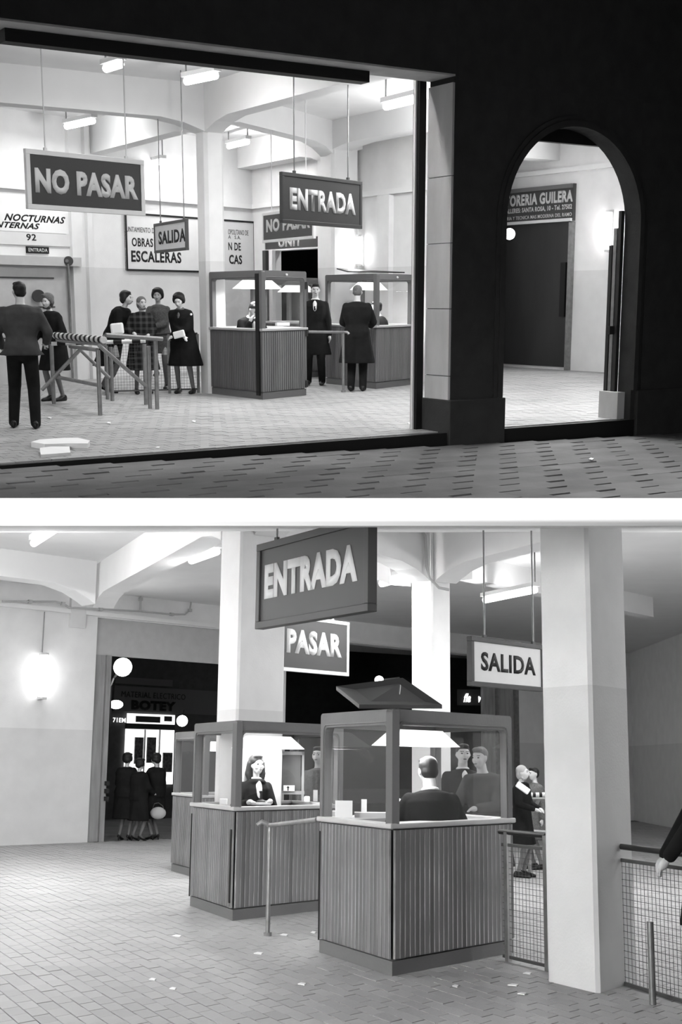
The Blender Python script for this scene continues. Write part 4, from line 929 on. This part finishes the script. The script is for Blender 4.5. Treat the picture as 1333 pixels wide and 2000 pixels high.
obj('side_board', wbox(176, 203, .10, .17, 0, ztr), mat('worn_board', .30, .7, var=.25, scale=5, stretch=(2,2,.3)), lp)
obj('edge_post', wbox(204, 213, .06, .17, 0, ztr), mat('worn_board', .30), lp)
for v in (1530, 1545, 1560): obj('latch', MB().box(WL+Bw*sw(211)+NW*.0+UP*z_on(211, v), Bw*.03, NW*.04, UP*.04), DARKM, lp)
structure('trim_20', wbox(-350, 480, -.07, 0, zlin+.02, zlin+.10), WHITE)
structure('trim_21', wbox(552, 1500, -.05, 0, zlin+.02, zlin+.10), WHITE)
pn = thing('door_leaf', 'open grey wooden door leaf at the right end of the black street opening', 'door', WL+Bw*sw(980))
obj('leaf', wbox(948, 1012, .05, .12, 0, z_on(980, 1300)), mat('worn_board', .30), pn)
obj('leaf_stile', wbox(972, 978, .02, .05, 0, z_on(980, 1300)), PIPE, pn); obj('leaf_stile', wbox(1008, 1016, .0, .05, 0, z_on(980, 1300)), PIPE, pn)
# floor, ceiling, enclosing walls
fl2 = structure('floor_lower', MB().prism([(-9, 5.6), (9, 5.6), (9, 30), (-9, 30)], -.2, -.012), GROUT)
ok2 = lambda p: (p-WL).dot(NW) > .06
tile_floor(fl2, A2, B2, .22, .125, ok2, mat_=TILE, gap=.008)
fl3 = structure('floor_street_lower', wbox(-400, 2200, .0, 14, -.2, -.004), PAVE)
q = [(-9, 7), (9, 7)]; e0 = WL+Bw*sw(-380); e1 = WL+Bw*sw(1700)
structure('ceiling_lower', MB().prism([(-9, 7), (9, 7), (9, 40), (-9, 30)], ZC2, ZC2+.2), WHITE, clip=True)
structure('wall_left_lower', MB().prism([(-7.4, 6), (-7.1, 6), (-7.1, 22), (-7.4, 22)], 0, 4.7), PLASTER, clip=True, origin=(-7.2, 6, 0))
structure('wall_right_lower', MB().prism([(8.2, 6), (8.5, 6), (8.5, 36), (8.2, 36)], 0, 4.7), PLASTER, clip=True, origin=(8.2, 6, 0))
def col2(name, u, Y, uL, uR, base=None):
    c = base or at_y(u, 1500, Y); c = V((c.x, c.y, 0))
    def wd(d, uu):
        k = 0.0
        while k < 2 and ((CUR.pix(c+d*k+UP*1.5)[0] > uu) if uu < u else (CUR.pix(c+d*k+UP*1.5)[0] < uu)): k += .005
        return k
    wa, wb = wd(B2, uR), wd(A2, uL)
    return column(name, c, B2, A2, wa, wb, ZC2, clip=True, cham=.03), c, wa, wb
k1 = col2('column_3', 460, 13.1, 420, 553); k3 = col2('column_4', 845, 16.6, 803, 883)
bc = at(1170, 1941); bl, brr = at(1068, 1916), at(1246, 1917)
column('column_5', bc, (brr-bc).normalized(), (bl-bc).normalized(), (brr-bc).length, (bl-bc).length, ZC2, clip=True, cham=.03)
# wedge scratches and stains on the big column
# beams
pA = at_y(176, 1300, 19.9); pA.z = 0; d = (k1[1]+A2*k1[3]-pA); d.z = 0; Ld = d.length; d.normalize()
beam('beam_9', pA, d, .34, 0, Ld, ends=(True, True), clip=True)
c1_, c3_ = k1[1], k3[1]; d = c3_-c1_; d.z = 0; Ld = d.length; d.normalize()
beam('beam_10', c1_+d*k1[2], d, .34, 0, Ld-k1[2]-.05, ends=(True, True), clip=True)
beam('beam_11', c3_+B2*.05, -A2, .36, 0, 9, ends=(True, False), clip=True)
beam('beam_12', c3_+A2*k3[3], A2, .34, 0, 6.0, ends=(True, False), clip=True)
beam('beam_13', c1_+B2*.2, -A2, .36, 0, 5, ends=(True, False), clip=True)
beam('beam_14', c1_, -B2, .34, 0, 6, ends=(True, False), clip=True)
pB = at_y(925, 1300, 18.5); pB.z = 0; beam('beam_15', pB, B2, .25, 0, 6, ends=(False, False), zb=4.25)
beam('beam_16', pA-Bw*.2-NW*0, -Bw, .4, 0, 6, ends=(True, False), zb=4.2)
structure('pilaster_1', wbox(120, 150, -.08, .0, 3.9, ZC2), PLASTER)
# conduits
def conduit(lb, pts, r=.018, clips=()):
    t = thing('conduit', lb, 'pipe', WL+Bw*sw(pts[0][0])+UP*z_on(*pts[0]))
    P_ = []
    for u, v in pts: q = WL+Bw*sw(u)+NW*.09; q.z = z_at(q, v); P_.append(q)
    obj('tube', MB().tube(P_, r, 8), mat('painted_conduit', .45, .5), t, smooth=True)
    for i in range(1, len(P_), 2): obj('clip', MB().box(P_[i], Bw*.035, NW*.03, UP*.03), mat('painted_conduit', .45), t)
conduit('long painted conduit running along the wall above the street doorway', [(-20, 1174), (36, 1175), (86, 1175), (102, 1179), (116, 1187), (178, 1190), (258, 1194), (320, 1200), (346, 1200), (356, 1192), (358, 1175), (357, 1140), (361, 1128), (402, 1112)])
conduit('short upright conduit on the wall above the middle of the doorway', [(257, 1194), (257, 1170), (257, 1130)])
conduit('painted conduit right of the hanging ENTRADA sign', [(735, 1172), (790, 1175), (800, 1168), (806, 1158), (850, 1150)])
q = k3[1]; 
t = thing('conduit', 'thin conduit bending down beside the haunch of the middle column', 'pipe', q+UP*3.8)
obj('tube', MB().tube([at_y(u, v, 16.35) for u, v in ((800, 1030), (822, 1033), (831, 1046), (833, 1080), (834, 1105), (840, 1130), (858, 1148), (878, 1152))], .02, 8), mat('painted_conduit', .45), t, smooth=True)
# wall lamp, tubes
E2 = 84
q = WL+Bw*sw(70)
wall_tube('upright glowing tube lamp on the wall left of the street doorway', q, NW, z_at(q, 1362), z_at(q, 1280), 46, r=.07, wire_top=z_at(q, 1195))
G2 = 'fluorescent tubes on the lower hall ceiling'
ZC = ZC2
ceil_tube('ceiling tube lamp in the top left corner of the lower hall', 66, 1061, 104, 1036, 4.3, E2, grp=G2)
ceil_tube('ceiling tube lamp left of the first column, under the long beam', 374, 1095, 424, 1077, 4.2, E2, grp=G2)
ceil_tube('ceiling tube lamp between the ENTRADA sign and the middle column', 746, 1140, 804, 1124, 4.0, E2*.4, grp=G2)
ceil_tube('long ceiling tube lamp above the SALIDA sign', 948, 1172, 1046, 1152, 4.0, E2*.8, grp=G2)
# unseen lights added beside and behind the camera to brighten the lower hall
lamp('AREA', 'side_fill_left', 150, (-4.8, 9.5, 2.9), (.5,.1,-1), None, (1.2, 3))
lamp('AREA', 'side_fill_right', 60, (4.4, 10.5, 3.2), (-.4,.1,-1), None, (1.2, 3))
lamp('AREA', 'near_fill', 200, (-4.5, .5, 2.2), (.4,1,-.22), None, (3.0, 1.0), spread=80)
lamp('AREA', 'rear_fill', 80, at_y(1150, 1100, 15.0), (0,0,-1), None, (.8, .8))  # added light hidden by the big column, lifts the dark rear corner
lamp('AREA', 'right_fill', 200, (5.2, 14, 4.3), (0,0,-1), None, (1.2, 3))  # added out of frame to brighten the right side
for x_ in (-6.0, 5.5): lamp('POINT', 'bay_fill', 170, (x_, 14, 3.6), (0,0,-1), None, (.2,))  # added point lights without fittings, brighten the side bays
# ---- signs
hang_sign('large dark sign reading ENTRADA hanging at the top of the lower hall', 'ENTRADA', 508, 728.5, (1070, 1001), (1233.5, 1189.5), 9.6, -970, SIGNG, LETW, SIGNG, (541, 690), (1084, 1154), fw=.055, th=.08, zrod=5.5, clip=True, tu=(524, 705), bold=.06)
hang_sign('dark sign ending in PASAR in a white frame behind the first column', 'NO PASAR', 470, 680.5, (1194, 1210), (1304, 1320), 16.2, 2900, SIGNG, LETW, WHITEP, (500, 650), (1229, 1277), fw=.05, tu=(485, 667), bold=.055, clip=True)
hang_sign('white sign reading SALIDA in a dark frame beside the big column', 'SALIDA', 917, 1059, (1243, 1260), (1341, 1350), 11.5, 3000, WHITEP, LETB, SIGNG, (947, 1042), (1279, 1315), fw=.045, tu=(937, 1043), bold=.03, th=.06, clip=True)
# ---- booths
G3 = 'ticket booths in the lower hall'
n1 = booth('nearest ticket booth with the man seated with his back to us', *[at(*p) for p in ((765.5, 1908), (621, 1860), (1006, 1861))], 1.05, 1.87, G3, hatch=True, lights=16)
n2 = booth('ticket booth with the long-haired woman seated inside', *[at(*p) for p in ((453.5, 1799), (369, 1769), (668, 1774))], 1.05, 1.87, G3, lights=16)
L3 = at(333, 1701); v_ = n2[1][3]-n2[1][0]; u_ = n2[1][1]-n2[1][0]
n3 = booth('dim ticket booth farthest left, mostly hidden behind the woman\'s booth', L3-v_, L3, L3-v_+u_*.8, 1.05, 1.87, G3, lights=4)
for P_, tt in ((n1[1], n1[0]), (n2[1], n2[0])):
    p = P_[3].lerp(P_[0], .02); obj('door_edge', MB().box(V((p.x, p.y, .52))+V((-.005,-.0,0)), V((.006,0,0)), V((0,.02,0)), UP*.42), BLACK, tt)
P_ = n2[1]; p = P_[0]+(P_[3]-P_[0]).normalized()*.06; nx = V((-(P_[3]-P_[0]).normalized().y, (P_[3]-P_[0]).normalized().x, 0)); nx = nx if nx.dot(P_[0]-(P_[1]+P_[3])/2) > 0 else -nx
obj('door_gap', MB().box(V((p.x, p.y, .50))+nx*.012, (P_[3]-P_[0]).normalized()*.018, nx*.006, UP*.34), BLACK, n2[0])
P_ = n1[1]
ht = thing('open_roof_hatch', 'open dark roof hatch propped up above the nearest booth', 'hatch', (n1[0].matrix_basis.translation.x, n1[0].matrix_basis.translation.y, 1.87))
hp4 = [at_y(657, 1348, 9.55), at_y(787, 1331, 9.9), at_y(864, 1384, 9.75), at_y(702, 1384, 9.0)]
obj('flap', MB().add(hp4+[p+UP*.03 for p in hp4], [(3,2,1,0),(4,5,6,7),(0,1,5,4),(1,2,6,5),(2,3,7,6),(3,0,4,7)]), mat('dark_enamel', .025, .35), ht)
obj('prop_stay', MB().tube([at_y(782, 1338, 9.7), at_y(778, 1386, 9.5)], .006, 6), PIPE, ht)
# handrail
pb = at(523, 1828); pb.z = z_at(pb, 1612); pr_ = n1[1][3]+V((-.02, .05, 0)); pr_.z = z_at(pr_, 1601)
rail('grey handrail on a worn post standing before the nearest booth', [pr_, V((pb.x, pb.y, pb.z)), at_y(512, 1605, pb.y), at_y(503, 1612, pb.y)], [pb], r=.021)
# mesh railings
q1, q2 = at(984, 1876), at(1072, 1897); 
mesh_fence('wire mesh railing between the nearest booth and the big column', q1, q2, z_at(q2, 1632), z_at(q2, 1887), z_at(q2, 1658), posts=(.12, 1), extend=(.03, 0), step=.042)
q1, q2 = at(1209, 1921), at(1420, 1985)
mesh_fence('wire mesh railing right of the big column at the edge', q1, q2, z_at(q1, 1652), z_at(q1, 1917), z_at(q1, 1678), posts=(0,), extend=(.04, 0), step=.042)
q = at(1276, 1962); tag(obj('pipe_post', MB().tube([V((q.x,q.y,0)), V((q.x,q.y,z_at(q, 1800)))], .022, 12), PIPE, smooth=True), 'thick dark pipe post at the right edge before the mesh railing', 'post')
# barrier and two youngsters behind
Yb = 17.5
br = thing('pipe_barrier', 'distant pipe barrier with striped rail between booth and big column', 'barrier', (at_y(1040, 1600, Yb).x, Yb, 0))
striped(1012, 1553, Yb, 1100, 1552, Yb, 7, .035, 'striped_rail'); strut(1012, 1560, Yb, 1100, 1560, Yb, nm='cross_bar')
for u in (1034, 1090): q = at_y(u, 1600, Yb); obj('leg', MB().tube([V((q.x,q.y,0)), V((q.x,q.y,z_at(q, 1560)))], .025, 8), PIPE, br)
q = at_y(1020, 1600, Yb); strut(1053, 1562, Yb, 1018, 1625, Yb, nm='strut'); strut(1020, 1622, Yb, 1100, 1628, Yb, nm='cross_bar')
q = at_y(1020, 1600, 17.0); person('child in a pale knitted cap reading behind the distant barrier', (q.x, q.y), (.8, -.5), H=1.46, sex='f', coat=COATB, hem=.5, scarf=mat('pale_knit', .35, .9), hairstyle=None, vox=.016, hands=((.0,.3,1.05),(.2,.3,1.05)))
q = at_y(1047, 1600, 18.3); person('dark-haired child in a grey coat behind the distant barrier', (q.x, q.y), (-.9, -.5), H=1.43, sex='f', coat=COATM, hem=.5, hairstyle='short', vox=.016)
q = at_y(1014, 1562, 16.6); soft_box('white open leaflet held by the child in the pale cap', 'leaflet', 1008, 1533, 1036, 1545, 16.65, .03, 'paper', tilt=35)
# ---- people
t_, k_, hz_, hp_ = seated('long-haired young woman in dark jacket and white blouse seated in the middle booth', tuple(at_y(497, 1600, n2[0].matrix_basis.translation.y+.0)[:2]), (.42, -.9), z_at(at_y(497, 1500, n2[0].matrix_basis.translation.y), 1474), COATB, H=1.62, sex='f', hands=((-.06,.33,1.12),(.22,.35,1.12)), hairstyle='long', shirt=SHIRT, vox=.010, head_yaw=6, loose=.95)
seated('clerk in a dark suit with short hair seen from behind in the nearest booth', tuple(at_y(848, 1600, n1[0].matrix_basis.translation.y-.15)[:2]), (-.25, 1), z_at(at_y(848, 1500, n1[0].matrix_basis.translation.y-.2), 1474), COATB, H=1.74, hands=((-.22,.32,1.10),(.22,.34,1.10)), elbow=(V((-.5,-.3,-1)), V((.5,-.3,-1))), hairstyle='short', vox=.010, lean=10, shoulder_w=1.02, loose=1.08, shirt=SHIRT, legs=COATB, head_pitch=6)
q = at_y(955, 1600, 12.7); person('customer in a dark coat bending to the far window of the nearest booth', (q.x, q.y), (-.55, -.8), H=1.66, coat=COATG, hem=.5, hands=((-.1,.42,1.08),(.2,.42,1.08)), lean=14, hairstyle='short', hair=HAIRG, vox=.014, loose=1.15)
q = at_y(905, 1600, 13.4); person('second customer in a dark coat waiting behind the nearest booth', (q.x, q.y), (.1, -1), H=1.68, coat=COATB, hem=.5, hands=((-.22,.1,.85),(.2,.3,1.0)), hairstyle='short', shirt=SHIRT, vox=.014)
q = at_y(622, 1600, 15.2); person('customer in a grey coat behind the window of the woman\'s booth', (q.x, q.y), (-.3, -1), H=1.66, coat=COATM, hem=.5, hairstyle='short', vox=.015)
G4 = None
for (u, v, f, H, lb, kw) in ((243, 1641, (.25, 1), 1.60, 'tall dark figure with bouffant hair, leftmost of three women in the doorway', dict(hands=((-.15,.3,1.0),(.15,.3,1.0)))),
        (268, 1642, (.6, .8), 1.50, 'middle of the three dark-coated women standing in the doorway', dict(hands=((-.1,.3,1.0),(.15,.3,1.0)))),
        (301, 1640, (-.75, .6), 1.60, 'dark-coated woman holding a pale bag, rightmost in the doorway', dict(hands=((-.15,.3,.95),(.24,.02,.72))))):
    q = at(u, v); person(lb, (q.x, q.y-.05), f, H=H, sex='f', feet=((-.09,0,0),(.09,.03,0)), coat=COATB, hem=.42, skirtw=.23, hairstyle='bouffant', vox=.014, loose=1.28, heels=True, **kw)
ybag = at(301, 1640).y-.28
bg = thing('handbag', 'pale rounded handbag hanging from the hand of the woman in the doorway', 'bag', at_y(308, 1603, ybag))
obj('pouch', MB().ball(at_y(309, 1588, ybag), (.15, .07, .115)), mat('pale_cloth', .45, .8), bg, smooth=True)
obj('handle', MB().tube([at_y(298, 1580, ybag), at_y(302, 1570, ybag), at_y(310, 1568, ybag), at_y(318, 1574, ybag), at_y(321, 1582, ybag)], .009, 6), SIGNG, bg)
# person at the right edge: a hand on the rail
g = at_y(1392, 1800, 8.1); t_, k_, hz_, _ = person('person in a dark sleeve at the right edge, one hand resting over the mesh railing', (g.x, g.y), (-1, .1), H=1.66, coat=COATB, hem=.5, legs=COATB, vox=.010, hands=((-.1,.38,.78),(.14,.36,.76)), elbow=(V((-.3,-1,-.1)), V((.3,-1,-.1))), lean=0)
# ---- things in the booths
zc2 = 1.05
def block(lb, nm, u0, v0, u1, v1, Y, th, cat, m, parent=None, skew=0, **k):
    if Y is None: Y = at((u0+u1)/2, v1, 1.053).y+th
    a, b = at_y(u0, v1, Y), at_y(u1, v0, Y); c = (a+b)/2; o = obj(nm, MB().box(c, V((abs(b.x-a.x)/2, skew, 0)), V((-skew*.3, th, 0)), UP*abs(b.z-a.z)/2), m, parent, **k)
    return tag(o, lb, cat) if not parent else o
tw = thing('ticket_window', 'small framed ticket window standing on the counter of the woman\'s booth', 'window frame', at(564, 1566, 1.05))
Yt = at(564, 1566, 1.05).y
for (u0, v0, u1, v1, nm) in ((531, 1468, 537, 1566, 'stile'), (589, 1468, 595, 1564, 'stile'), (531, 1468, 595, 1474, 'rail'), (531, 1545, 595, 1551, 'rail')):
    block('', nm, u0, v0, u1, v1, Yt, .02, '', INNER, tw)
block('', 'backing', 549, 1475, 588, 1545, Yt+.05, .008, '', mat('dim_wood_panel', .12, .6, var=.2, scale=6), tw)
cd_ = thing('arrow_card', 'small white card with a black arrow on the ticket window ledge', 'card', at_y(565, 1545, Yt-.03))
block('', 'card', 554, 1534, 576, 1545, Yt-.03, .012, '', PAPER, cd_)
ac = at_y(563, 1539.5, Yt-.045); obj('arrow', MB().box(ac-UP*.008, V((.006,0,0)), V((0,.002,0)), UP*.018).add([ac+V((-.018,0,.004)), ac+V((.018,0,.004)), ac+V((0,0,.026))], [(0,1,2)]), LETB, cd_)
st = thing('ticket_stamp', 'dark handled stamp standing on the counter before the woman', 'stamp', at(510, 1570, 1.05))
a = at(510, 1570, 1.053); b = at_y(510, 1545, a.y); obj('foot', MB().tube([a, a+UP*.03, a+UP*.045], [.075, .05, .02], 12), BLACK, st); obj('grip', MB().tube([a+UP*.04, a+UP*.1, b], [.014, .012, .02], 10), BLACK, st)
block('white paper pile on the counter left of the post in the woman\'s booth', 'paper_pile', 430, 1560, 444, 1571, None, .05, 'papers', PAPER)
block('flat white papers under the hands of the woman in the booth', 'flat_papers', 470, 1568, 530, 1571, None, .10, 'papers', PAPER)
block('small white cup at the right end of the woman\'s counter', 'white_cup', 594, 1555, 606, 1567, None, .03, 'cup', PAPER, bevel=.015)
block('small upright ticket card right of the white cup', 'ticket_card', 612, 1543, 621, 1565, None, .006, 'card', PAPER)
block('large white paper card standing in the left corner of the nearest booth', 'large_card', 655, 1564, 689, 1597, None, .02, 'card', PAPER)
block('small crumpled paper beside the large white card', 'crumpled_paper', 647, 1583, 657, 1594, None, .03, 'paper', PAPER, bevel=.01)
block('narrow white ticket strip standing on the desk of the nearest booth', 'ticket_strip', 706, 1561, 717, 1589, None, .006, 'card', PAPER)
block('long tray of coins and tickets on the desk of the nearest booth', 'ticket_tray', 693, 1587, 757, 1596, None, .10, 'tray', RIM)
# ---- floor litter
for (u, v, w_, lb) in ((345, 1829, 9, 'white paper scrap on the open floor left of the handrail post'), (555, 1827, 8, 'white scrap just right of the foot of the handrail post'), (612, 1822, 5, 'small scrap beside the left corner of the nearest booth'),
        (298, 1914, 7, 'small white scrap at the lower left, highest of the three scraps there'), (338, 1932, 7, 'folded white scrap at the lower left, lowest of the three scraps there'), (505, 1863, 9, 'long thin scrap on the floor below the handrail post'),
        (1031, 1902, 9, 'crumpled scrap under the mesh railing beside the big column'), (1003, 1925, 11, 'flat white scrap before the gap between nearest booth and big column'), (1020, 1942, 9, 'lowest white scrap left of the foot of the big column'),
        (890, 1927, 6, 'small scrap on the floor right of the nearest booth corner'), (590, 1923, 8, 'white scrap on the floor left of the nearest booth corner')):
    q = [at(u-w_, v), at(u-w_*.2, v-2.2), at(u+w_, v-1), at(u+w_*.6, v+2)]
    tag(obj('litter_scrap', MB().prism([p[:2] for p in q], .001, .007), PAPER), lb, 'litter')
# ---- the street beyond: shop with lit window
SH = WL-NW*7.5
def sbox(u0, v0, u1, v1, t, th, m, nm, parent, lb=None):
    p = SH+NW*t; a, b = along(p, Bw, u0), along(p, Bw, u1); q = p+Bw*((a+b)/2); z1, z0 = z_at(q, v0), z_at(q, v1)
    c = V((q.x, q.y, (z0+z1)/2)); return obj(nm, MB().box(c, Bw*abs(b-a)/2, NW*th, UP*abs(z1-z0)/2), m, parent)
sh = thing('electrical_shop', 'electrical shop across the street with dark fascia and bright window', 'shop', V((SH.x, SH.y, 0)))
SG = lamp_mat('shop_window_light', 1.6); SG2 = lamp_mat('dim_sign_light', .5)
sbox(150, 1190, 470, 1625, -.2, .15, mat('dark_shop_wall', .06, .8, var=.2), 'wall_panel', sh)
sbox(216, 1345, 430, 1393, .0, .04, mat('fascia_board', .10, .6), 'fascia', sh); sbox(216, 1325, 330, 1338, .02, .05, mat('fascia_board', .10), 'upper_ledge', sh)
wp = sbox(243, 1425, 338, 1532, .0, .02, SG, 'lit_window', sh)
for (u0, v0, u1, v1) in ((262, 1440, 278, 1492), (286, 1440, 303, 1490), (318, 1470, 336, 1508)):
    sbox(u0, v0, u1, v1, .06, .02, mat('window_goods', .10, .7, var=.9, scale=14), 'goods_shelf', sh)
for u in (281, 310): sbox(u-1, 1425, u+1, 1520, .08, .02, WHITEP, 'mullion', sh)
sbox(243, 1414, 338, 1424, .03, .04, DARKM, 'awning_bar', sh)
fs = sbox(245, 1395, 338, 1414, .05, .02, SG, 'lit_sign', sh)
sbox(262, 1399, 310, 1411, .09, .01, mat('sign_motif', .06, .7), 'sign_motif', sh); sbox(318, 1399, 333, 1409, .09, .01, mat('sign_motif', .06), 'sign_motif', sh)
def sput(text, u0, u1, v0, v1, m, **k):
    p = SH+NW*.06; a0, a1 = along(p, Bw, u0), along(p, Bw, u1); q = p+Bw*((a0+a1)/2); z1, z0 = z_at(q, v0), z_at(q, v1)
    words_mesh(text, V((q.x, q.y, (z0+z1)/2)), Bw, UP, a1-a0, z1-z0, m, sh, **k)
sput('MATERIAL ELECTRICO', 232, 358, 1353, 1364, BLACK, bold=0); sput('BOTEY', 252, 340, 1369, 1388, BLACK, bold=.06); sput('71EM', 217, 242, 1402, 1411, SG, bold=.02)
q = at_y(227, 1376, SH.y-.5); ov = thing('oval_lamp', 'bright oval lamp at the left end of the shop fascia', 'lamp', q-UP*.15); obj('globe', MB().ball(q, (.16, .1, .10)), GLOW, ov, smooth=True); obj('arm', MB().tube([q+V((-.1,0,0)), q+V((-.25,.35,0))], .02, 6), DARKM, ov)
q = at_y(356, 1408, SH.y+.1); ov = thing('round_shop_lamp', 'white dome lamp right of the lit shop sign', 'lamp', q-UP*.15); obj('dome', MB().ball(q, (.13, .1, .13)), GLOW, ov, smooth=True); obj('arm', MB().tube([q+UP*.1, q+V((0,.3,.25))], .02, 6), DARKM, ov)
q = at_y(240, 1303, WL.y+2.0); ov = thing('street_lamp', 'bright round street lamp just outside the doorway', 'lamp', q-UP*.15); obj('globe', MB().ball(q, .19), lamp_mat('street_globe', 14), ov, smooth=True); obj('bracket', MB().tube([q, at_y(222, 1325, WL.y+2.0), at_y(216, 1340, WL.y+1.9), at_y(215, 1420, WL.y+1.9)], .025, 8), DARKM, ov)
lamp('POINT', 'street_lamp_glow', 25, q+V((.0,-.16,-.05)), (0,0,-1), ov, (.12,))
q = at_y(741, 1328, 30); ov = thing('far_street_lamp', 'small bright street lamp above the open roof hatch', 'lamp', q-UP*.1); obj('globe', MB().ball(q, (.11,.1,.10)), lamp_mat('street_globe2', 8), ov, smooth=True); obj('arm', MB().tube([q+V((.1,0,0)), q+V((.5,.0,.05))], .03, 6), PIPE, ov)
ne = thing('neon_script', 'small white neon script on a black facade right of the middle column', 'neon sign', at_y(925, 1370, 31))
obj('backing', MB().box(at_y(925, 1362, 31)+V((0,.08,0)), V((.4,0,0)), V((0,.02,0)), UP*.2), BLACK, ne)
words_mesh('fla   v', at_y(924, 1363, 31), (1,0,0), UP, .47, .22, lamp_mat('neon', 3), ne, bold=.03, slant=.4)
# ================================================================ set each place at its own tilt
for place in (P1, P2):
    for o in place.roots: o.matrix_basis = place.M @ o.matrix_basis
